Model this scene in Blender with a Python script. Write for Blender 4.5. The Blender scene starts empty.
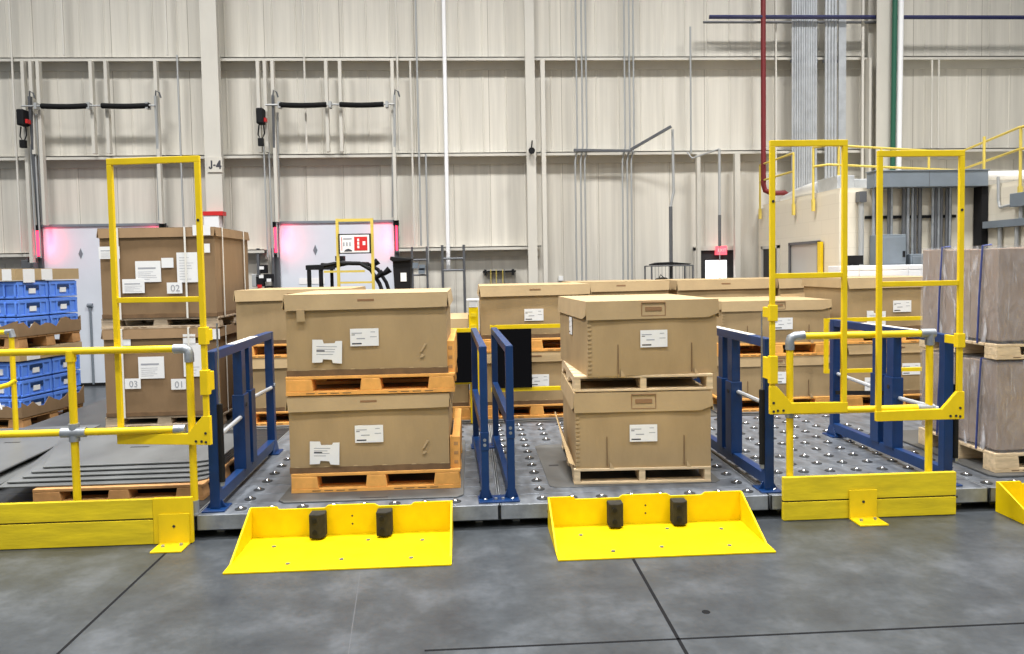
import bpy, math, random
from mathutils import Vector, Matrix
random.seed(7)
SC = bpy.context.scene
COL = SC.collection
PI = math.pi
R = math.radians

# ------------------------------------------------------------------ materials
def mat(name, col, rough=.6, metal=0., n_scale=0., n_amt=0., stretch=(1, 1, 1), bump=0., b_scale=80., r_amt=0., spec=.5, col2=None):
    m = bpy.data.materials.new(name); m.use_nodes = True
    nt = m.node_tree; b = nt.nodes['Principled BSDF']
    b.inputs['Base Color'].default_value = (*col, 1); b.inputs['Roughness'].default_value = rough
    b.inputs['Metallic'].default_value = metal; b.inputs['Specular IOR Level'].default_value = spec
    if n_scale or bump:
        tc = nt.nodes.new('ShaderNodeTexCoord'); mp = nt.nodes.new('ShaderNodeMapping')
        mp.inputs['Scale'].default_value = stretch
        nt.links.new(tc.outputs['Object'], mp.inputs['Vector'])
    if n_scale:
        n = nt.nodes.new('ShaderNodeTexNoise'); n.inputs['Scale'].default_value = n_scale
        n.inputs['Detail'].default_value = 6; n.inputs['Roughness'].default_value = .6
        nt.links.new(mp.outputs[0], n.inputs['Vector'])
        cr = nt.nodes.new('ShaderNodeValToRGB')
        c2 = col2 or tuple(c * (1 - n_amt) for c in col)
        cr.color_ramp.elements[0].position = .32; cr.color_ramp.elements[0].color = (*c2, 1)
        cr.color_ramp.elements[1].position = .66; cr.color_ramp.elements[1].color = (*tuple(min(1, c * (1 + n_amt * .35)) for c in col), 1)
        nt.links.new(n.outputs['Fac'], cr.inputs[0]); nt.links.new(cr.outputs[0], b.inputs['Base Color'])
        if r_amt:
            mr = nt.nodes.new('ShaderNodeMapRange'); mr.inputs['To Min'].default_value = max(.02, rough - r_amt); mr.inputs['To Max'].default_value = rough + r_amt
            nt.links.new(n.outputs['Fac'], mr.inputs['Value']); nt.links.new(mr.outputs[0], b.inputs['Roughness'])
    if bump:
        n2 = nt.nodes.new('ShaderNodeTexNoise'); n2.inputs['Scale'].default_value = b_scale; n2.inputs['Detail'].default_value = 4
        nt.links.new(mp.outputs[0], n2.inputs['Vector'])
        bp = nt.nodes.new('ShaderNodeBump'); bp.inputs['Strength'].default_value = bump; bp.inputs['Distance'].default_value = .01
        nt.links.new(n2.outputs['Fac'], bp.inputs['Height']); nt.links.new(bp.outputs[0], b.inputs['Normal'])
    return m

def emit(name, col, s):
    m = bpy.data.materials.new(name); m.use_nodes = True
    b = m.node_tree.nodes['Principled BSDF']
    b.inputs['Base Color'].default_value = (*col, 1); b.inputs['Emission Color'].default_value = (*col, 1); b.inputs['Emission Strength'].default_value = s
    return m

M = {}
M['card'] = mat('cardboard', (.385, .270, .135), .85, n_scale=5, n_amt=.12, stretch=(1, 1, .35), bump=.12, b_scale=45)
M['card_lid'] = mat('cardboard_lid', (.425, .305, .160), .85, n_scale=4, n_amt=.10, bump=.1, b_scale=30)  # lid tone lighter than the body, top light put into the colour
M['card_dark'] = mat('cardboard_brown', (.245, .155, .078), .88, n_scale=5, n_amt=.12, stretch=(1, 1, .4), bump=.1, b_scale=40)
M['card_tray'] = mat('cardboard_tray', (.17, .098, .045), .9, n_scale=9, n_amt=.3)
M['card_torn'] = mat('cardboard_torn', (.46, .33, .18), .9)
M['stamp'] = mat('stamp_ink', (.26, .145, .07), .9)
M['paper'] = mat('paper', (.78, .78, .77), .7, n_scale=20, n_amt=.03)
M['ink'] = mat('ink', (.05, .05, .06), .8)
M['ink_soft'] = mat('ink_grey', (.33, .34, .37), .8)
M['strapw'] = mat('white_strap', (.72, .70, .64), .5)
M['strapb'] = mat('blue_strap', (.04, .06, .22), .5)
M['wood'] = mat('pallet_wood', (.68, .52, .32), .8, n_scale=6, n_amt=.25, stretch=(1, 6, 6), bump=.2, b_scale=50)
M['wood_grey'] = mat('pallet_wood_weathered', (.46, .36, .25), .85, n_scale=6, n_amt=.3, stretch=(1, 6, 6), bump=.2, b_scale=50)
M['orange'] = mat('orange_pallet_paint', (.82, .40, .095), .6, n_scale=7, n_amt=.22, bump=.08, b_scale=25)
M['orange_dk'] = mat('orange_brown_wood', (.52, .27, .10), .75, n_scale=7, n_amt=.3, bump=.15, b_scale=30)
M['yellow'] = mat('safety_yellow', (.78, .55, .006), .42, n_scale=3.5, n_amt=.12, r_amt=.08, spec=.35)
M['yellow_hi'] = mat('bright_yellow_paint', (.74, .525, .001), .5, n_scale=6, n_amt=.12, r_amt=.1, spec=.2)
M['yellow_bd'] = mat('yellow_board_paint', (.74, .56, .006), .6, n_scale=5, n_amt=.24, stretch=(.5, 1, 3), bump=.15, b_scale=25)
M['yellow_pl'] = mat('pale_yellow_paint', (.62, .48, .09), .5)
M['blue'] = mat('blue_paint', (.0035, .031, .120), .36, n_scale=6, n_amt=.2)
M['crate'] = mat('blue_plastic', (.11, .26, .78), .45, n_scale=4, n_amt=.12)
M['galv'] = mat('galvanised_steel', (.36, .385, .41), .42, .6, n_scale=9, n_amt=.3, bump=.05, r_amt=.1)
M['galv_lt'] = mat('galvanised_pipe', (.58, .60, .62), .4, .5, n_scale=6, n_amt=.15)
M['deck'] = mat('deck_steel', (.215, .235, .265), .42, .55, n_scale=5, n_amt=.4, stretch=(2.5, 1, 1), r_amt=.12, bump=.04)
M['ball'] = mat('ball_steel', (.50, .51, .53), .22, 1.)
M['cup'] = mat('ball_cup', (.035, .037, .04), .5, .4)
M['plate'] = mat('worn_plate', (.13, .13, .125), .5, .35, n_scale=3, n_amt=.3, stretch=(1, .6, 1), r_amt=.1, bump=.04)
M['plate_lt'] = mat('grey_sheet', (.15, .155, .155), .42, .25, n_scale=2.2, n_amt=.25, stretch=(1, .5, 1), r_amt=.1)
M['black'] = mat('black_rubber', (.006, .006, .007), .7, spec=.25)
M['bumper'] = mat('rubber_bumper', (.030, .027, .020), .8, n_scale=20, n_amt=.4, bump=.2, spec=.2)
M['mat_blk'] = mat('black_mat', (.003, .003, .004), .9, spec=.08)
M['grey'] = mat('grey_paint', (.17, .20, .23), .5, n_scale=4, n_amt=.12)
M['grey_dk'] = mat('dark_grey_conduit', (.12, .125, .135), .45, .3, n_scale=5, n_amt=.15)
M['cond'] = mat('wall_conduit', (.40, .41, .41), .5, .35)
M['cond_w'] = mat('cream_conduit', (.60, .575, .52), .6)
M['white'] = mat('white_paint', (.78, .78, .79), .45)
M['white_door'] = mat('door_white', (.63, .67, .73), .5, n_scale=1.5, n_amt=.06)
M['wall'] = mat('wall_panel', (.62, .588, .518), .6, n_scale=2.2, n_amt=.16, stretch=(4, 1, .16))
M['trim'] = mat('wall_trim', (.57, .545, .485), .55, n_scale=2, n_amt=.10, stretch=(1, 1, .3))
M['seam'] = mat('panel_seam', (.27, .24, .20), .8)
M['block'] = mat('painted_block', (.70, .645, .53), .65)
M['red'] = mat('red_pipe', (.16, .010, .012), .45)
M['green'] = mat('green_pipe', (.012, .095, .055), .45)
M['navy'] = mat('blue_pipe', (.018, .022, .09), .45)
M['redsign'] = mat('red_sign', (.55, .015, .015), .5)
M['glow_red'] = emit('red_light', (1, .03, .08), 5)
M['exit'] = emit('exit_sign', (1, .10, .14), 1.3)
M['daylight'] = emit('daylit_glass', (1, 1, 1), 2.2)
M['dark'] = mat('dark_void', (.02, .02, .022), .6)
M['floor_line'] = mat('joint_sealant', (.010, .010, .011), .9, spec=.1)
M['foil'] = mat('foil_wrap', (.75, .75, .75), .35, .4, bump=.6, b_scale=8)
M['glass'] = mat('window_glass', (.42, .40, .36), .35)
M['carton_g'] = mat('wrapped_carton', (.27, .20, .15), .7, n_scale=4, n_amt=.14)

# concrete floor
def floor_mat():
    m = bpy.data.materials.new('concrete_floor'); m.use_nodes = True
    nt = m.node_tree; b = nt.nodes['Principled BSDF']; L = nt.links.new
    tc = nt.nodes.new('ShaderNodeTexCoord')
    n1 = nt.nodes.new('ShaderNodeTexNoise'); n1.inputs['Scale'].default_value = 2.3; n1.inputs['Detail'].default_value = 10; n1.inputs['Roughness'].default_value = .65
    n2 = nt.nodes.new('ShaderNodeTexNoise'); n2.inputs['Scale'].default_value = 26; n2.inputs['Detail'].default_value = 6
    L(tc.outputs['Object'], n1.inputs[0]); L(tc.outputs['Object'], n2.inputs[0])
    c1 = nt.nodes.new('ShaderNodeValToRGB'); e = c1.color_ramp.elements
    e[0].position = .33; e[0].color = (.034, .038, .043, 1); e[1].position = .68; e[1].color = (.082, .090, .100, 1)
    mid = c1.color_ramp.elements.new(.5); mid.color = (.048, .054, .060, 1)
    L(n1.outputs['Fac'], c1.inputs[0])
    mx = nt.nodes.new('ShaderNodeMixRGB'); mx.blend_type = 'MULTIPLY'; mx.inputs[0].default_value = .5
    c2 = nt.nodes.new('ShaderNodeValToRGB'); c2.color_ramp.elements[0].color = (.72, .72, .72, 1); c2.color_ramp.elements[0].position = .3; c2.color_ramp.elements[1].position = .6
    L(n2.outputs['Fac'], c2.inputs[0]); L(c1.outputs[0], mx.inputs[1]); L(c2.outputs[0], mx.inputs[2]); L(mx.outputs[0], b.inputs['Base Color'])
    mr = nt.nodes.new('ShaderNodeMapRange'); mr.inputs['To Min'].default_value = .24; mr.inputs['To Max'].default_value = .46
    L(n1.outputs['Fac'], mr.inputs['Value']); L(mr.outputs[0], b.inputs['Roughness'])
    bp = nt.nodes.new('ShaderNodeBump'); bp.inputs['Strength'].default_value = .05; bp.inputs['Distance'].default_value = .01
    L(n2.outputs['Fac'], bp.inputs['Height']); L(bp.outputs[0], b.inputs['Normal'])
    return m
M['floor'] = floor_mat()

# painted concrete block (brick texture keeps the mortar joints)
def block_mat():
    m = M['block']; nt = m.node_tree; b = nt.nodes['Principled BSDF']; L = nt.links.new
    tc = nt.nodes.new('ShaderNodeTexCoord'); mp = nt.nodes.new('ShaderNodeMapping'); mp.inputs['Rotation'].default_value = (R(90), 0, R(90))
    br = nt.nodes.new('ShaderNodeTexBrick'); br.inputs['Scale'].default_value = 1; br.inputs['Brick Width'].default_value = .4; br.inputs['Row Height'].default_value = .2
    br.inputs['Mortar Size'].default_value = .006
    for k, c in (('Color1', (.70, .645, .53)), ('Color2', (.685, .63, .515)), ('Mortar', (.655, .60, .49))): br.inputs[k].default_value = (*c, 1)
    sp = nt.nodes.new('ShaderNodeSeparateXYZ'); cb = nt.nodes.new('ShaderNodeCombineXYZ'); ad = nt.nodes.new('ShaderNodeMath')
    L(tc.outputs['Object'], sp.inputs[0]); L(sp.outputs[0], ad.inputs[0]); L(sp.outputs[1], ad.inputs[1]); L(ad.outputs[0], cb.inputs[0]); L(sp.outputs[2], cb.inputs[1])
    L(cb.outputs[0], br.inputs[0]); L(br.outputs['Color'], b.inputs['Base Color'])
block_mat()

# stretch film: clear, wrinkled, glossy
def film_mat():
    m = bpy.data.materials.new('stretch_film'); m.use_nodes = True
    nt = m.node_tree; L = nt.links.new; out = nt.nodes['Material Output']; b = nt.nodes['Principled BSDF']
    b.inputs['Base Color'].default_value = (.75, .74, .76, 1); b.inputs['Roughness'].default_value = .10
    tr = nt.nodes.new('ShaderNodeBsdfTransparent'); mx = nt.nodes.new('ShaderNodeMixShader')
    tc = nt.nodes.new('ShaderNodeTexCoord'); mp = nt.nodes.new('ShaderNodeMapping'); mp.inputs['Scale'].default_value = (4, 4, 1.3)
    n = nt.nodes.new('ShaderNodeTexNoise'); n.inputs['Scale'].default_value = 4; n.inputs['Detail'].default_value = 5; n.inputs['Distortion'].default_value = 1.2
    L(tc.outputs['Object'], mp.inputs[0]); L(mp.outputs[0], n.inputs[0])
    bp = nt.nodes.new('ShaderNodeBump'); bp.inputs['Strength'].default_value = .9; bp.inputs['Distance'].default_value = .03
    L(n.outputs['Fac'], bp.inputs['Height']); L(bp.outputs[0], b.inputs['Normal'])
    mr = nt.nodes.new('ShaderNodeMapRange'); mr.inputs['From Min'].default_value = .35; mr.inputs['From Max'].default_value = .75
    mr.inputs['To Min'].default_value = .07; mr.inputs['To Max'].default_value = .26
    mp2 = nt.nodes.new('ShaderNodeMapping'); mp2.inputs['Scale'].default_value = (7, 7, 1.1); n3 = nt.nodes.new('ShaderNodeTexNoise'); n3.inputs['Scale'].default_value = 2.6; n3.inputs['Detail'].default_value = 5; n3.inputs['Distortion'].default_value = .8  # milky crease streaks added to the opacity in place of specular glints
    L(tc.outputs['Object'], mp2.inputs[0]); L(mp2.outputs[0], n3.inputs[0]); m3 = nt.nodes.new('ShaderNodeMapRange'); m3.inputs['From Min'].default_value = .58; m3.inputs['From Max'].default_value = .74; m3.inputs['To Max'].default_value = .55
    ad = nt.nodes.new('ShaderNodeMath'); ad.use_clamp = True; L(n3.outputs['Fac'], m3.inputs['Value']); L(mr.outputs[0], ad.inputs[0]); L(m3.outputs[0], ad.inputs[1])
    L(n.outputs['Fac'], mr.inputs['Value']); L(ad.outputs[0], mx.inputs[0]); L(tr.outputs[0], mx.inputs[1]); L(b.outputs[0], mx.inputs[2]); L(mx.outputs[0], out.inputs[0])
    return m
M['film'] = film_mat()

# ------------------------------------------------------------------ mesh builder
class MB:
    def __init__(s): s.v = []; s.f = []; s.m = []; s.mats = []
    def mi(s, m):
        if m not in s.mats: s.mats.append(m)
        return s.mats.index(m)
    def add(s, vs, fs, m):
        o = len(s.v); k = s.mi(m); s.v += [tuple(v) for v in vs]
        for f in fs: s.f.append([i + o for i in f]); s.m.append(k)
    def box(s, x0, x1, y0, y1, z0, z1, m):
        s.add([(x, y, z) for z in (z0, z1) for y in (y0, y1) for x in (x0, x1)],
              [(0, 2, 3, 1), (4, 5, 7, 6), (0, 1, 5, 4), (2, 6, 7, 3), (0, 4, 6, 2), (1, 3, 7, 5)], m)
        return s
    def prism(s, pts, lo, hi, axis, m):
        # polygon in the other two axes, extruded along axis
        def P(a, b, c): return {'x': (c, a, b), 'y': (a, c, b), 'z': (a, b, c)}[axis]
        n = len(pts)
        vs = [P(a, b, lo) for a, b in pts] + [P(a, b, hi) for a, b in pts]
        fs = [list(range(n))[::-1], list(range(n, 2 * n))] + [(i, (i + 1) % n, n + (i + 1) % n, n + i) for i in range(n)]
        s.add(vs, fs, m); return s
    def tube(s, pts, r, m, n=10, cap=True):
        pts = [Vector(p) for p in pts]; k = len(pts); ring = []
        prev = None
        for i, p in enumerate(pts):
            d = (pts[min(i + 1, k - 1)] - pts[max(i - 1, 0)]).normalized()
            a = prev if prev is not None else Vector((0, 0, 1)) if abs(d.z) < .9 else Vector((1, 0, 0))
            u = (a - d * a.dot(d)).normalized(); w = d.cross(u); prev = u
            rr = r[i] if isinstance(r, (list, tuple)) else r
            ring += [p + (u * math.cos(2 * PI * j / n) + w * math.sin(2 * PI * j / n)) * rr for j in range(n)]
        fs = [(i * n + j, i * n + (j + 1) % n, (i + 1) * n + (j + 1) % n, (i + 1) * n + j) for i in range(k - 1) for j in range(n)]
        if cap: fs += [list(range(n))[::-1], list(range((k - 1) * n, k * n))]
        s.add(ring, fs, m); return s
    def bar(s, p, q, w, h, m):
        # rectangular bar from p to q
        p, q = Vector(p), Vector(q); d = (q - p).normalized()
        up = Vector((0, 0, 1)) if abs(d.z) < .95 else Vector((0, 1, 0))
        u = d.cross(up).normalized() * w / 2; t = u.cross(d).normalized() * h / 2
        vs = [e + a * u + b * t for e in (p, q) for b in (-1, 1) for a in (-1, 1)]
        s.add(vs, [(0, 2, 3, 1), (4, 5, 7, 6), (0, 1, 5, 4), (2, 6, 7, 3), (0, 4, 6, 2), (1, 3, 7, 5)], m); return s
    def build(s, name, parent=None, bevel=0., smooth=False, loc=None, label=None):
        me = bpy.data.meshes.new(name); me.from_pydata(s.v, [], s.f)
        for m in s.mats: me.materials.append(m)
        for i, p in enumerate(me.polygons): p.material_index = s.m[i]; p.use_smooth = smooth
        import bmesh
        bm = bmesh.new(); bm.from_mesh(me); bmesh.ops.recalc_face_normals(bm, faces=bm.faces); bm.to_mesh(me); bm.free()
        o = bpy.data.objects.new(name, me); COL.objects.link(o)
        if parent is not None: o.parent = parent
        if loc is not None: o.location = loc
        if label: o['label'] = label
        if bevel:
            b = o.modifiers.new('bevel', 'BEVEL'); b.width = bevel; b.segments = 2; b.limit_method = 'ANGLE'; b.angle_limit = R(40)
        if smooth:
            try: me.set_sharp_from_angle(angle=R(45))
            except Exception: pass
        return o

def tag(o, label, cat, group=None):
    o['label'] = label; o['category'] = cat
    if group: o['group'] = group
    return o
def thing(name, label, cat, loc=(0, 0, 0), rz=0, group=None):
    o = bpy.data.objects.new(name, None); o.empty_display_size = .1; COL.objects.link(o)
    o.location = loc; o.rotation_euler = (0, 0, R(rz)); return tag(o, label, cat, group)
def struct(name, mb, parent=None, bevel=0., smooth=False):
    o = mb.build(name, parent, bevel, smooth)
    if parent is None: o['kind'] = 'structure'
    return o
def kids(o): return [c for c in bpy.data.objects if c.parent == o]
def copy_tree(o, parent=None):
    c = o.copy(); COL.objects.link(c)
    if parent is not None: c.parent = parent
    for ch in kids(o): copy_tree(ch, c)
    return c
def text(name, s, size, m, parent, loc, rot=(R(90), 0, 0), ext=.0015, bold=0.):
    cu = bpy.data.curves.new(name, 'FONT'); cu.body = s; cu.size = size; cu.extrude = ext; cu.align_x = 'CENTER'; cu.align_y = 'CENTER'
    cu.offset = bold; cu.materials.append(m)
    tmp = bpy.data.objects.new('tmp_text', cu); COL.objects.link(tmp); bpy.context.view_layer.update()
    me = bpy.data.meshes.new_from_object(tmp.evaluated_get(bpy.context.evaluated_depsgraph_get())); bpy.data.objects.remove(tmp); bpy.data.curves.remove(cu)
    o = bpy.data.objects.new(name, me); COL.objects.link(o); o.parent = parent; o.location = loc; o.rotation_euler = rot; return o

# ------------------------------------------------------------------ papers stuck on cartons (all on a face looking to -Y unless side)
def paper_mb(w, h, style='ship', seed=0):
    rd = random.Random(seed); b = MB()
    if style == 'torn':
        b.prism([(0, 0), (.34 * w, .02 * h), (.36 * w, .16 * h), (.66 * w, .14 * h), (.70 * w, 0), (w, -.02 * h), (w, h * .96), (.78 * w, h * .95), (.75 * w, .86 * h), (.38 * w, .84 * h), (.34 * w, h), (0, h)], -.003, 0, 'y', M['paper'])
        for k in range(4): b.box(.14 * w, (.45 + .4 * rd.random()) * w, -.0036, -.0028, (.36 + .11 * k) * h, (.39 + .11 * k) * h, M['ink_soft'])
        b.box(.14 * w, .42 * w, -.0037, -.0028, .50 * h, .55 * h, M['ink'])
    else:
        b.box(0, w, -.003, 0, 0, h, M['paper'])
        if style == 'ship':
            b.box(.05 * w, .42 * w, -.0037, -.0028, .72 * h, .77 * h, M['ink_soft']); b.box(.05 * w, .17 * w, -.0037, -.0028, .63 * h, .67 * h, M['ink'])
            b.box(.22 * w, .52 * w, -.0037, -.0028, .40 * h, .46 * h, M['ink_soft']); b.box(.70 * w, .93 * w, -.0037, -.0028, .50 * h, .54 * h, M['ink_soft'])
            b.box(.72 * w, .88 * w, -.0037, -.0028, .78 * h, .82 * h, M['ink_soft']); b.box(.06 * w, .40 * w, -.0037, -.0028, .10 * h, .18 * h, M['ink'])
        elif style == 'page':
            b.box(.1 * w, .8 * w, -.0037, -.0028, .62 * h, .70 * h, M['ink_soft'])
            for k in range(5): b.box(.1 * w, (.5 + .4 * rd.random()) * w, -.0037, -.0028, (.12 + .09 * k) * h, (.135 + .09 * k) * h, M['ink_soft'])
        elif style == 'lines':
            for k in range(9): b.box(.12 * w, (.4 + .45 * rd.random()) * w, -.0037, -.0028, (.1 + .09 * k) * h, (.112 + .09 * k) * h, M['ink_soft'])
    return b
def paper(parent, x, z, w, h, y, style='ship', name='shipping_label', seed=0, tilt=0, side=None):
    o = paper_mb(w, h, style, seed).build(name, parent, loc=(x, y, z))
    if side == 'left': o.rotation_euler = (0, 0, R(-90))
    elif tilt: o.rotation_euler = (0, R(tilt), 0)
    o['label'] = {'ship': 'white printed shipping label', 'torn': 'torn white document pouch', 'page': 'white printed sheet', 'lines': 'white sheet of small print'}.get(style, 'white card')
    return o

# ------------------------------------------------------------------ cartons
def carton(name, label, group, loc, w, d, h, rz=0, style='A', lid_h=.10, seed=0, dark=False, ship=None, torn=None, marks=True, cat='carton'):
    rd = random.Random(seed)
    t = thing(name, label, cat, loc, rz, group)
    cb = M['card_dark'] if dark else M['card']; cl = M['card_dark'] if dark else M['card_lid']
    hx, hy = w / 2, d / 2
    # body: gently bowed walls
    b = MB(); nx, nz = 8, 6; g = []
    ring = [(-hx + w * i / nx, -hy, 0) for i in range(nx)] + [(hx, -hy + d * i / nx, 1) for i in range(nx)] + [(hx - w * i / nx, hy, 2) for i in range(nx)] + [(-hx, hy - d * i / nx, 3) for i in range(nx)]
    n = len(ring); vs = []
    for k in range(nz + 1):
        z = (h - .012) * k / nz
        for i, (x, y, s) in enumerate(ring):
            f = math.sin(PI * (i % nx) / nx) * math.sin(PI * k / nz) * (.007 + .006 * rd.random())
            nxv = [(0, -1), (1, 0), (0, 1), (-1, 0)][s]
            vs.append((x + nxv[0] * f, y + nxv[1] * f, z))
    fs = [(k * n + i, k * n + (i + 1) % n, (k + 1) * n + (i + 1) % n, (k + 1) * n + i) for k in range(nz) for i in range(n)]
    fs += [list(range(n))[::-1], list(range(nz * n, nz * n + n))]
    b.add(vs, fs, cb); b.build('body', t, smooth=True)
    # lid: top sheet plus four flaps that hang and flare a little
    b = MB(); e = .010; fl = .016 if style == 'A' else .010; th = .006
    b.box(-hx - e, hx + e, -hy - e, hy + e, h - .012, h, cl)
    def flap(side):
        L = w if side in 'fb' else d
        H = L / 2 + e
        pts = [(-H, h - .006), (H, h - .006)]
        if style == 'A': pts += [(H - .004, h - lid_h * .96), (H * .76, h - lid_h), (-H * .98, h - lid_h * 1.06)] if side == 'f' else [(H, h - lid_h), (-H, h - lid_h)]
        else: pts += [(H, h - lid_h * .78), (H * .84, h - lid_h * .98), (H * .78, h - lid_h), (-H, h - lid_h * 1.02)]
        front, back = [], []
        D0 = (hy if side in 'fb' else hx) + e
        for (a, z) in pts:
            f = (h - z) / lid_h * fl
            front.append((a, D0 + f)); back.append((a, D0 + f - th))
        def W(a, dd, z): return {'f': (a, -dd, z), 'b': (-a, dd, z), 'l': (-dd, -a, z), 'r': (dd, a, z)}[side]
        n = len(pts)
        vs = [W(front[i][0], front[i][1], pts[i][1]) for i in range(n)] + [W(back[i][0], back[i][1], pts[i][1]) for i in range(n)]
        b.add(vs, [list(range(n)), list(range(n, 2 * n))[::-1]] + [(i, n + i, n + (i + 1) % n, (i + 1) % n) for i in range(n)], cl)
    for s in 'fblr': flap(s)
    b.build('lid', t)
    yf = -hy - .022
    if marks:
        s = MB()
        if style == 'A': s.box(-.06, .06, -hy - .020, -hy - .0165, h - lid_h * .5, h - lid_h * .36, M['stamp'])
        else:
            x0, x1, z0, z1 = -.09, .095, h - lid_h * .86, h - lid_h * .10; yy = -hy - .0115; q = .004
            for r in ((x0, x1, z0, z0 + q), (x0, x1, z1 - q, z1), (x0, x0 + q, z0, z1), (x1 - q, x1, z0, z1), (x0 + .03, x1 - .03, z0 + (z1 - z0) * .38, z0 + (z1 - z0) * .66)):
                s.box(r[0], r[1], yy - .009, yy + .004, r[2], r[3], M['stamp'])
        s.build('stamp', t, label='brown printed stamp on the lid')
    if style == 'A':
        # brown tray round the foot with a ragged glue line
        b = MB(); q = .004
        pts = [(-hx - q, 0), (hx + q, 0)]; k = 24
        pts += [(hx + q - (w + 2 * q) * i / k, .040 + .006 * rd.random()) for i in range(k + 1)]
        b.prism(pts, -hy - .006, -hy - .001, 'y', M['card_tray'])
        b.prism([(-hy, 0), (hy, 0), (hy, .04), (-hy, .045)], hx + .001, hx + .006, 'x', M['card_tray'])
        b.prism([(-hy, 0), (hy, 0), (hy, .04), (-hy, .045)], -hx - .006, -hx - .001, 'x', M['card_tray'])
        b.build('base_tray', t, label='dark brown tray edge')
        if marks:
            b = MB()
            for i in range(6):
                x = -hx + .05 + (w - .1) * i / 5; b.prism([(x - .02, .043), (x + .02, .044), (x + .008, .051), (x - .012, .05)], -hy - .0075, -hy - .005, 'y', M['card_torn'])
            b.build('glue_tear', t, label='pale torn paper along the glue line')
            b = MB(); b.prism([(hx - .20, .16), (hx - .185, .165), (hx - .15, .22), (hx - .165, .225)], -hy - .0145, -hy - .008, 'y', M['card_torn'])
            b.prism([(hx - .20, .12), (hx - .18, .12), (hx - .165, .14), (hx - .19, .145)], -hy - .013, -hy - .007, 'y', M['card_torn'])
            b.build('scuff', t, label='pale scuffed patch')
    else:
        # crimped front corner, and the two glued flaps with their torn tabs
        b = MB()
        for i in range(int((h - lid_h) / .032)):
            z = .02 + i * .032
            b.prism([(-hx, z), (-hx + .028, z + .004), (-hx + .03, z + .016), (-hx, z + .022)], -hy - .006, -hy + .002, 'y', cl)
        b.build('crimped_corner', t, label='crimped corner seam')
        if marks:
            b = MB()
            for x in (-.27 * w, .30 * w):
                b.box(x - .0022, x + .0022, -hy - .0125, -hy - .003, .015, h * .42, M['card_tray'])
                b.prism([(x + .02, -.005), (x + .055, -.005), (x + .03, .035), (x + .018, .045)], -hy - .015, -hy - .004, 'y', M['card_torn'])
            b.build('flap_slit', t, label='narrow vertical flap slits')
    if ship: paper(t, ship[0], ship[1], .207, .128, yf + .006, 'ship', seed=seed)
    if torn: paper(t, torn[0], torn[1], .215, .17, yf + .006, 'torn', 'document_pouch', seed=seed, tilt=torn[2] if len(torn) > 2 else 2)
    return t

# ------------------------------------------------------------------ pallets
def pallet(name, label, group, loc, w, d, h=.15, rz=0, style='orange', lip=False, m=None):
    t = thing(name, label, 'pallet', loc, rz, group); hx, hy = w / 2, d / 2
    if style == 'orange':
        m = m or M['orange']
        b = MB()
        for i in range(7):
            y0 = -hy + i * d / 7; b.box(-hx, hx, y0 + .004, y0 + d / 7 - .004, h - .022, h, m)
        b.build('deck_board', t, bevel=.003)
        bw = (.20, .16, .20)
        for j, y0 in enumerate((-hy, -.07, hy - .14)):
            for i, x0 in enumerate((-hx, -bw[1] / 2, hx - bw[2])):
                MB().prism([(x0, .026), (x0 + bw[i], .026), (x0 + bw[i] - .012, h - .022), (x0 + .012 * (i != 0), h - .022)], y0 + .003, y0 + .14, 'y', m).build('block', t, bevel=.006)
            b = MB(); b.box(-hx, hx, y0, y0 + .14, 0, .028, m)
            if j == 0:
                for c in (-.30, .30):
                    for k in range(4): b.box(c - .17 + k * .088, c - .17 + k * .088 + .062, y0 - .0015, y0 + .002, .010, .017, M['card_tray'])
            b.build('bottom_board', t, bevel=.004)
        if lip:
            b = MB(); b.box(hx - .058, hx, -hy + .05, hy, h, h + .235, m); b.box(hx - .075, hx - .058, -hy + .05, -hy + .12, h, h + .235, m)
            for k in range(3): b.box(hx - .045, hx - .015, -hy + .048, -hy + .051, h + .03 + k * .07, h + .055 + k * .07, M['orange_dk'])
            b.build('side_lip', t, bevel=.006)
    else:
        m = m or M['wood']
        b = MB()
        for i in range(7):
            y0 = -hy + i * d / 7; b.box(-hx, hx, y0 + .012 * (i > 0), y0 + d / 7 - .012, h - .018, h, m)
        b.build('deck_board', t, bevel=.002)
        for x0 in (-hx + .002, -.025, hx - .048):
            hh = h - .018; z0 = .016; a = hy * .72; c = hy * .22
            MB().prism([(-hy + .003, z0), (-a, z0), (-a + .03, z0 + .038), (-c - .03, z0 + .038), (-c, z0), (c, z0), (c + .03, z0 + .038), (a - .03, z0 + .038), (a, z0), (hy, z0), (hy, hh), (-hy + .003, hh)], x0, x0 + .046, 'x', m).build('stringer', t, bevel=.002)
        b = MB()
        for y0 in (-hy, -.05, hy - .1): b.box(-hx, hx, y0, y0 + .1, 0, .016, m)
        b.build('bottom_board', t, bevel=.002)
    return t

# ------------------------------------------------------------------ SETTING
struct('floor', MB().box(-16, 20, -6, 13.2, -.2, 0, M['floor']))
jb = MB()
jb.box(-2.008, -1.992, -4, 13, -.01, .0012, M['floor_line'])
struct('floor_joint', jb)
struct('floor_joint', MB().box(.960, .978, -4, 13, -.01, .0012, M['floor_line']))
struct('floor_joint', MB().box(-.25, 9, 3.458, 3.472, -.01, .0012, M['floor_line']))

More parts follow.
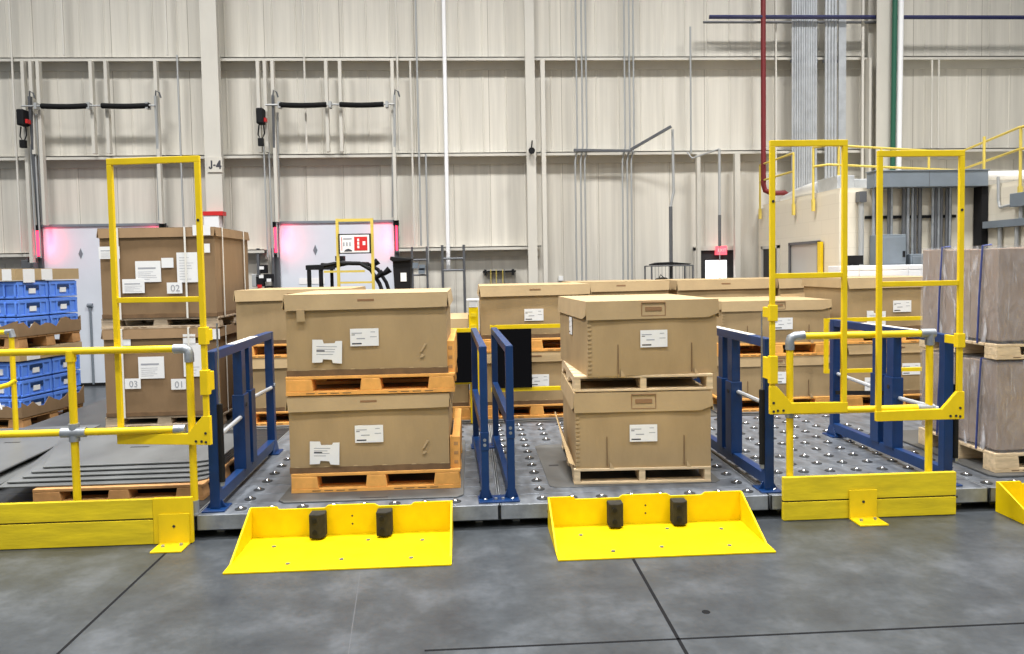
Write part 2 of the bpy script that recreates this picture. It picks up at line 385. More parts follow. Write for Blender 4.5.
sb = MB(); sb.tube([(1.190, 3.729, -.01), (1.190, 3.729, .0011)], .022, M['floor_line'], 14); struct('floor_stain', sb)
struct('floor_joint', MB().prism([(-0.691, 4.4), (-0.687, 4.4), (-0.564, 3.0), (-0.568, 3.0)], -.01, .0008, 'z', M['grey_dk']))
WY = 12.6
def wall_panels():
    b = MB()
    def prof(z0, z1, step, wide, deep):
        x = -10.; pts = [(x, WY)]
        while x < 13:
            pts += [(x + step - wide, WY), (x + step - wide * .7, WY - deep), (x + step - wide * .3, WY - deep), (x + step, WY)]; x += step
        vs = [(p[0], p[1], z) for z in (z0, z1) for p in pts]; n = len(pts)
        b.add(vs, [(i, i + 1, n + i + 1, n + i) for i in range(n - 1)], M['wall'])
    prof(3.7, 9.5, .3813, .035, .009); prof(0, 3.7, .61, .03, .006)
    b.box(-10, 13.1, WY + .001, WY + .15, 0, 9.5, M['wall'])
    x = -10 + .61; k = 0
    while x < 13:
        b.box(x + .004, x + .010, WY - .001, WY + .002, 0, 3.69, M['seam'])
        if k % 2 == 0: b.box(x + .004, x + .012, WY - .001, WY + .002, 3.7, 9.5, M['seam'])
        x += .61; k += 1
    return b
struct('wall_back', wall_panels())

def girt(n, x0, x1, z):
    b = MB(); b.box(x0, x1, WY - .21, WY - .001, z - .012, z + .004, M['trim']); b.box(x0, x1, WY - .21, WY - .198, z - .055, z + .004, M['trim'])
    b.box(x0, x1, WY - .03, WY - .001, z - .16, z, M['trim'])
    struct(f'trim_{n}', b)
girt(1, -10, 13, 5.27); girt(2, -10, 13, 3.715); girt(3, -10, -6.98, 2.18); girt(4, -4.98, -3.34, 2.18); girt(5, -1.16, 1.2, 2.17)
# columns
for i, (x0, x1, y0) in enumerate(((-4.19, -3.93, 12.25), (.97, 1.12, 12.25), (6.77, 7.03, 12.1))):
    b = MB(); b.box(x0, x1, y0, y0 + .02, 0, 9, M['trim']); b.box(x0, x1, 12.36, 12.38, 0, 9, M['trim']); b.box((x0 + x1) / 2 - .01, (x0 + x1) / 2 + .01, y0 + .02, 12.36, 0, 9, M['trim'])
    if i == 2: b.box(6.70, 6.74, 12.2, 12.39, 0, 5.2, M['trim'])
    struct('column', b)
k = 6
def post(x, w, z0, z1, y0=12.3, y1=12.385):
    global k
    struct(f'trim_{k}', MB().box(x - w / 2, x + w / 2, y0, y1, z0, z1, M['trim'])); k += 1
post(1.25, .07, 0, 5.2, 12.25, 12.36)
for x, z0 in ((-6.97, 0), (-6.85, 3.74), (-6.74, 2.62), (-5.93, 3.74), (-5.70, 3.74), (-4.93, 2.62), (-3.33, 3.74), (-3.22, 3.74), (-3.10, 2.62), (-2.25, 3.74), (-2.03, 3.74), (-1.19, 2.62)):
    post(x, .05, z0, 5.2)
post(3.84, .06, 0, 3.65); post(4.50, .09, 0, 3.65)

# dock doors
def dock_door(n, x0, x1, pole):
    d = MB().box(x0, x1, WY - .10, WY - .05, .03, 2.6, M['white_door']); o = struct(f'door_{n}', d, bevel=.004)
    b = MB(); b.box(x0 - .05, x1 + .05, WY - .12, WY - .02, 2.6, 2.64, M['grey']); b.box(x0 - .07, x0, WY - .14, WY - .02, 0, 2.6, M['grey_dk']); b.box(x1, x1 + .07, WY - .14, WY - .02, 0, 2.6, M['grey_dk']); b.build('door_frame', o)
    MB().box(x0, x1, WY - .115, WY - .05, 0, .05, M['black']).build('bottom_seal', o)
    c = (x0 + x1) / 2 - .36
    MB().prism([(c, 2.08), (c + .035, 2.16), (c, 2.25), (c - .035, 2.16)], WY - .106, WY - .10, 'y', M['grey']).build('door_lock', o)
    if pole: MB().tube([(x0 + .70, WY - .12, .03), (x0 + .70, WY - .12, 1.32)], .018, M['grey'], 8).tube([(x0 + .66, WY - .12, 1.32), (x0 + .74, WY - .12, 1.32)], .035, M['grey'], 8).build('pull_pole', o)
    else: MB().box(x0 + .3, x0 + .72, WY - .106, WY - .10, 1.60, 1.70, M['paper']).build('door_notice', o)
dock_door(1, -6.88, -5.0, True); dock_door(2, -3.12, -1.24, False)
door_desc = {1: ('left', 'the dock door behind the blue totes', -6.88, -5.0), 2: ('right', 'the dock door behind the lift truck', -3.12, -1.24)}
for n, (sd, desc, x0, x1) in door_desc.items():
    # red dock lights at both top corners
    for s, x in (('left', x0 - .045), ('right', x1 + .045)):
        t = thing('dock_light', f'red light strip at the {s} top corner of {desc}', 'light', (x, WY - .17, 2.1))
        MB().box(-.012, .012, -.02, .03, .03, .44, M['glow_red']).build('lamp_strip', t)
        MB().box(-.045, .045, -.05, .03, .44, .53, M['black']).build('housing', t, bevel=.01)
        MB().box(-.035, .035, -.03, .03, 0, .03, M['grey_dk']).build('end_cap', t)
        l = bpy.data.lights.new('dock_lamp_light', 'AREA'); l.energy = 2.6; l.color = (1, .05, .12); l.shape = 'RECTANGLE'; l.size = .05; l.size_y = .4
        lo = bpy.data.objects.new('dock_lamp_light', l); COL.objects.link(lo); lo.location = (x + (.12 if s == 'left' else -.12), WY - .22, 2.33)
        lo.rotation_euler = Vector((.8 if s == 'left' else -.8, .75, -.05)).to_track_quat('-Z', 'Y').to_euler()
        # tracks that lean out from the wall above the door
        xt = x + (.02 if s == 'left' else -.02)
        t = thing('door_track', f'leaning grey steel track above the {s} edge of {desc}', 'track', (xt, WY - .15, 2.58))
        b = MB(); tm = M['grey_dk'] if s == 'left' else M['cond']; b.bar((0, 0, 0), (.06, -.20, 2.05), .035, .06, tm); b.bar((.045 if s == 'left' else -.045, .02, .1), (.10 if s == 'left' else .02, -.10, 1.8), .025, .04, M['cond']); b.build('rail', t)
        MB().tube([(.06, -.20, 2.05), (.075, -.22, 2.13), (.12, -.21, 2.10), (.14, -.2, 2.02)], .013, M['grey_dk'], 8).build('end_hook', t)
    # torsion spring shaft
    t = thing('torsion_shaft', f'spring shaft with two black springs above {desc}', 'spring shaft', ((x0 + x1) / 2, 12.22, 4.475))
    MB().tube([(-1.02, 0, 0), (1.02, 0, 0)], .014, M['cond'], 8).build('shaft', t)
    for a, c in (((-.72, .0), (.20, .93)) if n == 1 else ((-.80, -.06), (.15, .85))):
        pts = [(a + (c - a) * i / 90, 0, -.012 * math.sin(PI * i / 90)) for i in range(91)]
        b = MB(); b.tube(pts, [.040 + .005 * (i % 2) for i in range(91)], M['black'], 10); b.build('spring', t, smooth=True)
    for a in (-.8, 0, .9): MB().box(a - .02, a + .02, -.03, .10, -.05, .05, M['cond']).build('bearing', t)
    # hoist operator with its hanging chain
    t = thing('door_hoist', f'black hoist box with hanging chain beside {desc}', 'hoist', (x0 - .05 - (.10 if n == 2 else 0), 12.2, 3.8))
    MB().box(-.055, .055, -.1, .08, .36, .61, M['black']).build('motor_box', t, bevel=.02)
    MB().tube([(-.03, -.02, .35), (-.05, -.02, .2), (.0, -.02, .1), (.05, -.02, .22), (.04, -.02, .35)], .012, M['black'], 6).box(-.05, .03, -.05, .02, .02, .14, M['black']).build('chain_bucket', t)
    MB().box(.05, .085, -.05, .05, .40, .46, M['redsign']).build('warning_tag', t)

# exit door with a bright pane
b = MB(); b.box(3.88, 4.52, WY - .06, WY - .02, 0, 2.05, M['dark']); o = struct('door_3', b)
MB().box(4.02, 4.39, WY - .075, WY - .055, .9, 1.88, M['daylight']).build('glass_pane', o, bevel=.03)
MB().box(3.82, 3.88, WY - .1, WY - .01, 0, 2.1, M['trim']).box(4.52, 4.58, WY - .1, WY - .01, 0, 2.1, M['trim']).box(3.82, 4.58, WY - .1, WY - .01, 2.05, 2.12, M['trim']).build('door_frame', o)
MB().box(4.46, 4.50, WY - .14, WY - .06, 1.0, 1.25, M['dark']).build('door_handle', o)
t = thing('exit_sign', 'glowing red exit sign above the bright door in the back wall', 'sign', (4.27, WY - .16, 1.97))
MB().box(-.085, .085, -.02, .10, .0, .15, M['exit']).build('sign_panel', t)
text('lettering', 'EXIT', .07, M['white'], t, (0, -.022, .075))

# ------------------------------------------------------------------ conduits and pipes on the back wall
def run(name, label, cat, pts, r, m, group=None, n=8):
    o = MB().tube(pts, r, m, n).build(name, smooth=True); return tag(o, label, cat, group)
Y = 12.36
run('conduit', 'white conduit running floor to roof left of the middle column, thickest there', 'conduit', [(-.33, Y - .05, 8), (-.35, Y - .05, 1.8)], .035, M['white'])
for x, z0, z1, m, lab in ((-7.15, 2.2, 8, 'cond_w', 'pale conduit at far left, running roof to dock door hoist'),
                          (-1.11, 3.75, 8, 'cond_w', 'thin conduit rising to the roof above right edge of second dock door'),
                          (-.79, 2.2, 8, 'cond', 'thin conduit left of the thick white conduit, running up to the roof'),
                          (-.90, 2.2, 5.2, 'cond_w', 'thin conduit ending at the top girt, between the second dock door and white conduit'),
                          (-.68, 1.9, 3.7, 'cond', 'thin conduit feeding the small wall frame beside the black bin'),
                          (-2.60, 3.75, 8, 'cond_w', 'thin conduit rising behind the spring shaft over the second dock door'),
                          (-6.35, 5.3, 8, 'cond_w', 'thin conduit above the girt over the first dock door'),
                          (-4.75, 5.3, 8, 'cond_w', 'thin conduit above the girt left of column with letter plate'),
                          (-4.60, .3, 5.3, 'cond', 'thin conduit between the first dock door and the lettered column'),
                          (3.73, 3.68, 5.75, 'cond', 'thin conduit hanging to the middle girt left of the exit door'),
                          (7.88, 3.72, 5.2, 'cond_w', 'left of two short conduits right of the green pipe'),
                          (8.0, 3.72, 5.2, 'cond_w', 'right of two short conduits right of the green pipe'),
                          (5.18, 2.9, 8, 'cond_w', 'pale cream hose hanging beside the red pipe')):
    run('conduit', lab, 'conduit', [(x, Y, z1), (x, Y, z0)], .016, M[m])
for i, (x, lab) in enumerate(((-3.28, 'outer'), (-3.20, 'middle'), (-3.12, 'inner'))):
    run('conduit', f'{lab} of three drops below the hoist beside the dock door behind the lift truck', 'conduit', [(x, Y - .02, 3.9), (x + .01, Y - .02, 2.05)], .013, M['cond'])
for i, (x, lab) in enumerate(((-6.99, 'outer'), (-6.92, 'middle'), (-6.85, 'inner'))):
    run('conduit', f'{lab} of three drops below the hoist beside the dock door behind the blue totes', 'conduit', [(x, Y - .02, 3.9), (x + .01, Y - .02, 2.1)], .013, M['cond'])
for i, (x, lab) in enumerate(((1.82, 'left'), (1.91, 'middle'), (1.98, 'right'))):
    run('conduit', f'{lab} grey conduit of the trio right of the middle column', 'conduit', [(x, Y, 8), (x, Y, 3.8), (x - .04, Y, 3.55), (x - .04, Y, .2)], .015, M['cond'])
for i, (x, lab) in enumerate(((2.62, 'left'), (2.70, 'middle'), (2.77, 'right'))):
    run('conduit', f'{lab} grey conduit of the trio under the slanting brace', 'conduit', [(x, Y, 8), (x, Y, 3.8), (x - .05, Y, 3.55), (x - .06, Y, .2)], .015, M['cond'])
o = MB().bar((1.75, 12.30, 3.73), (2.70, 12.30, 3.71), .04, .04, M['grey_dk']).bar((2.70, 12.30, 3.73), (3.27, 11.9, 4.03), .04, .04, M['grey_dk']).build('strut_brace'); tag(o, 'grey steel strut slanting up from girt beside the conduit trio', 'brace')
t = thing('drop_pole', 'grey drop pole with dark lower half, behind the wire cage cart', 'pole', (3.28, 12.0, 0))
MB().tube([(.04, 0, 4.0), (.05, 0, 3.0), (.0, 0, 2.75)], .022, M['cond'], 8).build('upper_tube', t); MB().tube([(0, 0, 2.76), (0, 0, 0)], .03, M['grey_dk'], 8).build('lower_sleeve', t)
t = thing('drop_pole', 'grey drop pole hanging in front of the bright exit door', 'pole', (4.02, 11.8, 0))
MB().tube([(0, 0, 3.65), (0, 0, 2.6)], .022, M['cond'], 8).build('upper_tube', t); MB().tube([(0, 0, 2.6), (0, 0, 2.1)], .026, M['grey_dk'], 8).build('lower_sleeve', t)
MB().tube([(0, 0, 2.1), (0, 0, 0)], .008, M['cond'], 6).build('drop_cable', t)
MB().tube([(0, .0, 3.65), (-.35, .3, 3.55), (-.40, .4, 3.66)], .014, M['cond'], 6).build('top_bracket', t)
run('fire_pipe', 'red pipe dropping from the roof and turning right over the block office', 'pipe', [(4.90, 12.2, 8), (4.90, 12.2, 3.12), (4.92, 12.18, 3.02), (5.02, 12.15, 2.97), (5.22, 12.1, 2.97), (5.28, 12.1, 2.93), (5.29, 12.1, 2.72)], .042, M['red'], n=10)
run('horizontal_pipe', 'upper dark blue pipe running along the top of the back wall', 'pipe', [(4.0, 12.2, 5.857), (12, 12.2, 5.857)], .034, M['navy'])
run('horizontal_pipe', 'lower grey pipe just beneath the dark blue pipe, ending at the column', 'pipe', [(3.94, 12.33, 5.815), (6.9, 12.33, 5.815)], .022, M['grey_dk'])
run('riser_pipe', 'green riser pipe beside the right wall column', 'pipe', [(7.03, 12.0, 8), (6.99, 12.0, 2.8)], .04, M['green'], n=10)
run('riser_pipe', 'white riser pipe immediately right of the green pipe', 'pipe', [(7.13, 12.0, 8), (7.09, 12.0, 2.8)], .045, M['white'], n=10)
run('riser_pipe', 'slim pale riser between the conduit banks and the right wall column', 'pipe', [(6.64, 12.3, 8), (6.64, 12.3, 2.8)], .025, M['cond_w'])
t = thing('conduit_bank', 'wide bank of silver conduits rising from the block office, left of two', 'conduit bank', (5.42, 12.3, 2.75))
for i in range(11): MB().tube([(.02 + i * .040, 0, 0), (.02 + i * .040, 0, 5.3)], .0185, M['galv_lt'], 8).build('conduit', t, smooth=True)
MB().box(-.01, .46, .015, .04, 2.4, 2.45, M['grey_dk']).build('strut_rail', t)
t = thing('conduit_bank', 'bank of silver conduits with three fat tubes, right of two', 'conduit bank', (5.98, 12.3, 2.75))
for i in range(4): MB().tube([(.03 + i * .055, 0, 0), (.03 + i * .055, 0, 5.3)], .024, M['galv_lt'], 8).build('conduit', t, smooth=True)
MB().box(.245, .37, -.01, .02, 0, 5.3, M['galv_lt']).build('flat_duct', t)
MB().box(-.01, .38, .025, .045, 2.4, 2.45, M['grey_dk']).build('strut_rail', t)
# column plate and red-topped sign
t = thing('column_plate', 'white plate lettered J-4 on the left wall column', 'sign', (-4.03, 12.24, 3.42))
MB().box(-.115, .115, -.01, .008, 0, .24, M['wall']).build('plate', t); 
y0, y1, I = -.014, -.009, M['ink']
MB().prism([(-.060, .185), (-.036, .185), (-.036, .075), (-.044, .056), (-.062, .048), (-.082, .052), (-.094, .070), (-.094, .088), (-.074, .088), (-.072, .074), (-.064, .070), (-.060, .078)], y0, y1, 'y', I).build('letter', t)
MB().box(-.022, .014, y0, y1, .098, .120, I).build('dash', t)
MB().prism([(.072, .185), (.094, .185), (.094, .102), (.106, .102), (.106, .080), (.094, .080), (.094, .050), (.071, .050), (.071, .080), (.020, .080), (.020, .100)], y0, y1, 'y', I).build('numeral', t)
t = thing('extinguisher_sign', 'white box sign with a red top band on the lettered column', 'sign', (-4.05, 12.2, 2.50))
MB().box(-.13, .10, -.12, .045, 0, .22, M['white']).build('sign_box', t); MB().box(-.14, .17, -.13, .045, .22, .285, M['redsign']).build('top_band', t)
t = thing('wall_horn', 'small black horn on the middle wall column', 'horn', (1.04, 12.12, 3.66))
MB().tube([(0, .13, .04), (0, 0, .04)], [.03, .055], M['black'], 10).build('bell', t); MB().tube([(0, .10, .05), (.02, .10, .22)], .01, M['black'], 6).build('bracket', t)
# pipe guards and tool rack low on the wall
def guard(label, x, w, z1, rungs, r):
    t = thing('pipe_guard', label, 'guard frame', (x, 12.2, 0))
    for a in (0, w): MB().tube([(a, 0, 0), (a, 0, z1)], r, M['grey_dk'], 8).build('upright', t)
    for z in rungs: MB().tube([(0, 0, z), (w, 0, z)], r * .8, M['grey_dk'], 8).build('rung', t)
    return t
guard('black two-post guard frame around the thick white conduit', -.44, .35, 2.20, (1.98, 1.79, .9), .022)
t = guard('grey two-post frame carrying small switch boxes beside the black bin', -.93, .24, 2.18, (1.97, 1.72, 1.0), .018)
for z, a in ((1.87, .05), (1.78, .15), (1.84, .16)): MB().box(a - .05, a + .05, -.06, .0, z - .04, z + .05, M['grey']).build('switch_box', t)
t = thing('tool_rack', 'black wall rail with hooks and hanging tools left of the middle column', 'rack', (.22, 12.5, 1.74))
MB().box(0, .55, -.03, .09, 0, .03, M['black']).build('rail', t)
for a, c in ((.04, 'black'), (.13, 'yellow_pl'), (.22, 'yellow_pl'), (.33, 'yellow_pl'), (.36, 'grey_dk'), (.5, 'black')):
    MB().tube([(a, -.05, .05), (a, -.05, -.05 if c == 'black' else -.3)],   .006 if c != 'black' else .02, M[c], 6).build('hanging_tool', t)
o = MB().box(1.50, 1.58, 12.57, 12.6, 1.58, 1.66, M['paper']).build('wall_notice'); tag(o, 'small white notice low on wall right of middle column', 'notice')
# control gear left of the second dock door and beside the first
t = thing('control_station', 'cluster of black and grey switch boxes left of the dock door behind the lift truck', 'control station', (-3.32, 12.4, 0))
MB().box(-.15, -.11, 0, .06, 0, 2.2, M['grey_dk']).build('upright', t); MB().box(.09, .13, 0, .06, 0, 2.2, M['grey_dk']).build('upright', t)
for (a, z, w, h, m) in ((-.02, 1.86, .10, .14, 'black'), (.05, 1.72, .14, .12, 'black'), (-.08, 1.66, .12, .16, 'black'), (.05, 1.52, .12, .14, 'black'), (-.17, 1.68, .07, .2, 'cond'), (-.05, 1.45, .2, .1, 'black')):
    MB().box(a - w / 2, a + w / 2, -.12, .0, z - h / 2, z + h / 2, M[m]).build('switch_box', t, bevel=.008)
for (a, z, m) in ((-.05, 1.74, 'paper'), (-.08, 1.585, 'redsign'), (.06, 1.52, 'paper'), (.07, 1.68, 'paper'), (-.04, 1.88, 'paper')):
    MB().box(a - .035, a + .035, -.128, -.119, z - .025, z + .025, M[m]).build('label', t)
t = thing('control_station', 'small switch boxes left of the dock door behind the blue totes', 'control station', (-6.98, 12.4, 0))
MB().box(-.13, -.10, 0, .06, 0, 2.1, M['grey_dk']).build('upright', t)
for a, z in ((-.1, 2.0), (0, 1.96), (.02, 1.8)): MB().box(a - .05, a + .05, -.1, .02, z - .07, z + .07, M['grey_dk']).build('switch_box', t, bevel=.006)

# ------------------------------------------------------------------ block office at right
BX, BY = 4.95, 9.75
b = MB(); b.box(BX, BX + .2, BY, WY - .06, 0, 2.74, M['block']); struct('wall_left', b)
b = MB(); b.box(BX + .2, 6.95, BY, BY + .2, 0, 2.74, M['block']); struct('wall_front', b)
b = MB(); b.box(6.9, 7.1, 6.2, BY, 0, 2.74, M['block']); struct('wall_right', b)
struct('roof', MB().box(BX + .02, 10, BY + .02, WY - .22, 2.74, 2.80, M['block']))
struct('roof', MB().box(6.92, 10, 6.2, BY + .02, 2.74, 2.80, M['block']))
b = MB(); b.box(BX - .012, BX + .01, 11.72, 12.30, 0, 2.05, M['dark']); o = struct('door_4', b)
MB().box(BX - .03, BX, 11.66, 11.72, 0, 2.1, M['trim']).box(BX - .03, BX, 12.30, 12.36, 0, 2.1, M['trim']).box(BX - .03, BX, 11.66, 12.36, 2.05, 2.1, M['trim']).build('door_frame', o)
b = MB(); b.box(BX - .012, BX + .01, 10.32, 11.22, 1.2, 2.09, M['glass']); o = struct('window_1', b)
MB().box(BX - .035, BX, 10.28, 10.32, 1.16, 2.11, M['grey_dk']).box(BX - .035, BX, 11.22, 11.27, 1.16, 2.11, M['grey_dk']).box(BX - .035, BX, 10.28, 11.27, 2.08, 2.12, M['grey_dk']).box(BX - .035, BX, 10.28, 11.27, 1.16, 1.2, M['grey_dk']).build('window_frame', o)
o = MB().box(BX - .06, BX - .02, 10.16, 10.25, .4, 2.1, M['yellow']).build('corner_guard'); tag(o, 'yellow guard strip beside the office window', 'guard')

def roof_rail(label, pts, posts, z, drop):
    t = thing('guard_rail', label, 'guard rail', (0, 0, 0))
    for zz in (z, z - .27): MB().tube([(x, y, zz) for x, y in pts], .017, M['yellow_pl'], 8).build('rail', t, smooth=True)
    for x, y, dz in posts: MB().tube([(x, y, z), (x, y, dz)], .018, M['yellow_pl'], 8).box(x - .02, x + .02, y - .02, y + .02, dz - .02, dz + .15, M['yellow_pl']).build('post', t)
    return t
roof_rail('yellow guard rail section on the office edge near the red pipe', [(4.9, 12.35), (4.9, 11.05)], [(4.9, 12.35, 2.58), (4.9, 11.05, 2.55)], 3.46, 0)
roof_rail('long yellow guard rail along the roof of the block office', [(4.9, 10.4), (5.02, 10.2), (7.45, 11.0), (6.86, 9.0), (6.86, 6.6)],
          [(4.9, 10.4, 2.56), (5.2, 10.26, 2.82), (5.95, 10.5, 2.82), (6.85, 10.8, 2.82), (6.86, 9.62, 2.56), (6.86, 8.96, 2.56), (6.86, 7.6, 2.56)], 3.44, 0)
# roof ducts and wrapped pipe
o = MB().box(5.15, 5.40, 10.2, 10.8, 2.80, 3.02, M['galv_lt']).box(5.40, 6.1, 10.3, 10.8, 2.80, 2.98, M['galv_lt']).build('roof_duct', bevel=.01); tag(o, 'silver duct on the office roof below the conduit banks', 'duct')
o = MB().tube([(5.1, 11.9, 2.84), (5.15, 11.4, 2.90), (5.2, 11.0, 2.92), (5.22, 10.85, 2.92)], [.05, .08, .10, .10], M['foil'], 12).build('foil_duct', smooth=True); tag(o, 'foil wrapped duct lying on the office roof edge', 'duct')
o = MB().tube([(6.2, 9.85, 2.88), (6.45, 9.80, 2.94), (8.6, 9.80, 2.96)], .06, M['white'], 10).build('insulated_pipe', smooth=True); tag(o, 'white insulated pipe along the roof edge at the right', 'pipe')
# grey trunking along the front face and its drops
o = MB().box(5.32, 6.86, BY - .22, BY - .01, 2.78, 3.0, M['grey']).box(5.30, 6.88, BY - .23, BY - .01, 2.985, 3.0, M['grey']).box(6.05, 6.06, BY - .222, BY - .2, 2.78, 2.99, M['grey_dk']).build('wire_trough', bevel=.004); tag(o, 'long grey wiring trough across the top of the office front', 'trough')
for x0, x1, desc in ((5.36, 5.46, 'leftmost'), (5.57, 5.65, 'second from left'), (5.77, 5.88, 'third from left'), (5.90, 5.98, 'fourth from left'), (5.99, 6.05, 'fifth from left'), (6.18, 6.34, 'sixth and widest'), (6.37, 6.46, 'rightmost')):
    b = MB()
    nn = max(1, round((x1 - x0) / .045)); st = (x1 - x0) / nn
    for i in range(nn): b.tube([(x0 + st * (i + .5), BY - .07, 2.79), (x0 + st * (i + .5), BY - .07, 1.2)], st * .45, M['grey_dk' if (i + int(x0 * 100)) % 2 else 'galv'], 8)
    tag(b.build('conduit_drop', smooth=True), f'{desc} grey conduit drop under the wiring trough on the office front', 'conduit')
o = MB().box(5.30, 6.55, BY - .035, BY - .001, 2.38, 2.42, M['black']).build('strut_rail'); tag(o, 'black strut rail holding the conduit drops on the office front', 'rail')
o = MB().box(6.80, 6.89, BY - .18, BY - .02, .6, 2.78, M['black']).build('corner_riser'); tag(o, 'black vertical riser in the inner corner of the office', 'riser')
t = thing('vent_pole', 'grey capped pole at the near corner of the office', 'pole', (5.22, BY - .06, 0))
MB().tube([(0, 0, 1.4), (0, 0, 2.62)], .035, M['cond'], 8).build('pole', t); MB().box(-.05, .05, -.05, .05, 2.60, 2.74, M['grey_dk']).build('cap', t)
for x0, x1, z0, z1, lab in ((5.36, 5.74, .9, 2.16, 'tall grey electrical cabinet on the office front'), (5.80, 6.04, .9, 1.9, 'short grey electrical box right of the tall cabinet')):
    t = thing('electrical_cabinet', lab, 'cabinet', (x0, BY - .235, 0)); w = x1 - x0
    MB().box(0, w, 0, .22, 0, z1, M['grey']).build('body', t, bevel=.008); MB().box(.02, w - .02, -.015, 0, .3, z1 - .03, M['grey']).build('door', t, bevel=.006)
    MB().box(w - .06, w - .03, -.03, -.015, z1 - .3, z1 - .22, M['black']).build('handle', t)
# gear on the wing wall
o = MB().box(6.80, 6.895, 7.2, BY - .2, 2.22, 2.31, M['grey']).build('wire_trough'); tag(o, 'grey wiring trough on office wing wall above the wrapped load', 'trough')
for i, (y, d) in enumerate(((9.3, 'farthest'), (9.0, 'second'), (8.7, 'third'), (8.45, 'nearest'))):
    run('conduit_drop', f'{d} of the four grey drops under the wing wall trough', 'conduit', [(6.86, y, 2.22), (6.86, y, 1.0)], .028, M['cond'])
t = thing('junction_box', 'grey junction box with conduit arm on the office wing wall', 'junction box', (6.82, 8.9, 2.46))
MB().box(-.02, .08, -.16, .16, 0, .17, M['grey']).build('box', t, bevel=.006); MB().tube([(.05, .05, 0), (.05, .05, -.15)], .025, M['cond'], 8).build('bottom_nipple', t)
MB().tube([(.05, .16, .04), (.05, .42, .02), (.05, .45, .10), (.05, .46, .42)], .018, M['cond'], 8).build('conduit_arm', t)
# white cabinets with a black monitor
t = thing('white_cabinet', 'long white cabinet in front of the office', 'cabinet', (4.66, 9.17, 0))
MB().box(0, 1.16, 0, .30, 0, 1.76, M['white']).build('body', t, bevel=.006)
for x0, x1 in ((.0, .25), (.256, .89), (.896, 1.16)):
    MB().box(x0 + .004, x1 - .004, -.012, 0, 1.70, 1.755, M['white']).build('drawer', t, bevel=.003); MB().box(x0 + .004, x1 - .004, -.012, 0, .05, 1.692, M['white']).build('door', t, bevel=.003)
t = thing('monitor', 'black monitor on top of the long white cabinet', 'monitor', (4.90, 9.3, 1.76))
MB().box(-.13, .13, -.02, .02, .015, .13, M['black']).build('screen', t); MB().box(-.06, .06, -.05, .06, 0, .016, M['black']).build('stand', t)
# wire cage cart near the exit door
t = thing('cage_cart', 'grey wire cage cart near the exit door', 'cart', (2.86, 11.6, 0))
for x in (0, .66):
    for y in (0, .45): MB().tube([(x, y, .1), (x, y, 1.80)], .014, M['grey_dk'], 6).build('post', t); MB().tube([(x - .015, y, .06), (x + .015, y, .06)], .06, M['black'], 12).build('caster', t)
for z in (.15, .9, 1.45, 1.80):
    b = MB()
    for y in (0, .45): b.tube([(0, y, z), (.66, y, z)], .010, M['grey_dk'], 6)
    for x in (0, .66): b.tube([(x, 0, z), (x, .45, z)], .010, M['grey_dk'], 6)
    b.build('wire_ring', t)
b = MB()
for i in range(1, 12): b.tube([(.055 * i, 0, .9), (.055 * i, 0, 1.80)], .003, M['grey_dk'], 4)
b.build('wire_mesh', t)
MB().box(0, .66, 0, .45, .13, .15, M['grey_dk']).build('shelf', t); MB().box(0, .66, 0, .45, 1.44, 1.46, M['grey_dk']).build('shelf', t)
t = thing('black_bag', 'black tool bag on the wire cage cart', 'bag', (3.06, 11.82, 1.46)); MB().prism([(-.1, 0), (.14, 0), (.16, .08), (.06, .16), (-.06, .14)], -.12, .12, 'y', M['black']).build('body', t, bevel=.02); MB().tube([(-.03, 0, .14), (0, 0, .2), (.05, 0, .15)], .008, M['black'], 6).build('handle', t)
o = MB().prism([(2.90, 1.812), (3.5, 1.812), (3.52, 1.83), (3.2, 1.86), (3.0, 1.855), (2.9, 1.83)], 11.7, 11.95, 'y', M['black']).build('folded_sheet'); tag(o, 'black folded sheet lying across the cage cart top', 'sheet')

# ------------------------------------------------------------------ lift truck, bin and far sign gate
t = thing('lift_truck', 'black lift truck with curved overhead guard in front of dock door', 'forklift', (-2.2, 10.5, 0))
b = MB(); b.box(-.15, 1.0, .1, 1.1, .2, .85, M['black']); b.prism([(.55, .2), (1.15, .2), (1.2, .9), (1.0, 1.1), (.6, 1.1)], .1, 1.1, 'y', M['grey_dk']); b.build('chassis', t, bevel=.04)
for x in (0.05, .9):
    for y in (.05, 1.15): MB().tube([(x, y - .07, .2), (x, y + .07, .2)], .2, M['black'], 20).build('wheel', t)
for y in (.15, 1.0):
    MB().tube([(-.06, y, .8), (-.06, y, 1.80), (-.06, y, 1.86)], .03, M['black'], 8).tube([(.1, y, .8), (.1, y, 1.86)], .026, M['black'], 8).build('front_post', t)
    MB().tube([(-.10, y, 1.87), (.1, y, 1.875), (.35, y, 1.92), (.65, y, 1.91), (.80, y, 1.82), (.92, y, 1.62), (1.02, y, 1.3), (1.05, y, .9)], .028, M['black'], 8).build('rear_arch', t, smooth=True)
b = MB()
for i in range(6): b.tube([(.12 + i * .11, .15, 1.91), (.12 + i * .11, 1.0, 1.91)], .016, M['black'], 6)
b.box(-.1, .15, .12, 1.03, 1.83, 1.89, M['black']); b.build('guard_roof', t)
MB().bar((.15, .13, 1.80), (.72, .13, 1.80), .03, .03, M['crate_lime'] if 'crate_lime' in M else M['yellow_pl']).build('yellow_strip', t)
MB().box(.30, .42, .2, .34, 1.95, 2.02, M['black']).build('beacon', t)
for x, z in ((.86, 1.90), (1.02, 1.78), (.93, 1.74)): MB().tube([(x - .04, .12, z - .03), (x + .05, .12, z + .04)], [.03, .05], M['black'], 8).build('work_lamp', t)
MB().box(-.30, -.22, .25, .95, .1, 1.5, M['grey_dk']).build('mast', t); MB().box(-1.0, -.3, .35, .47, .06, .1, M['grey_dk']).box(-1.0, -.3, .73, .85, .06, .1, M['grey_dk']).build('fork', t)
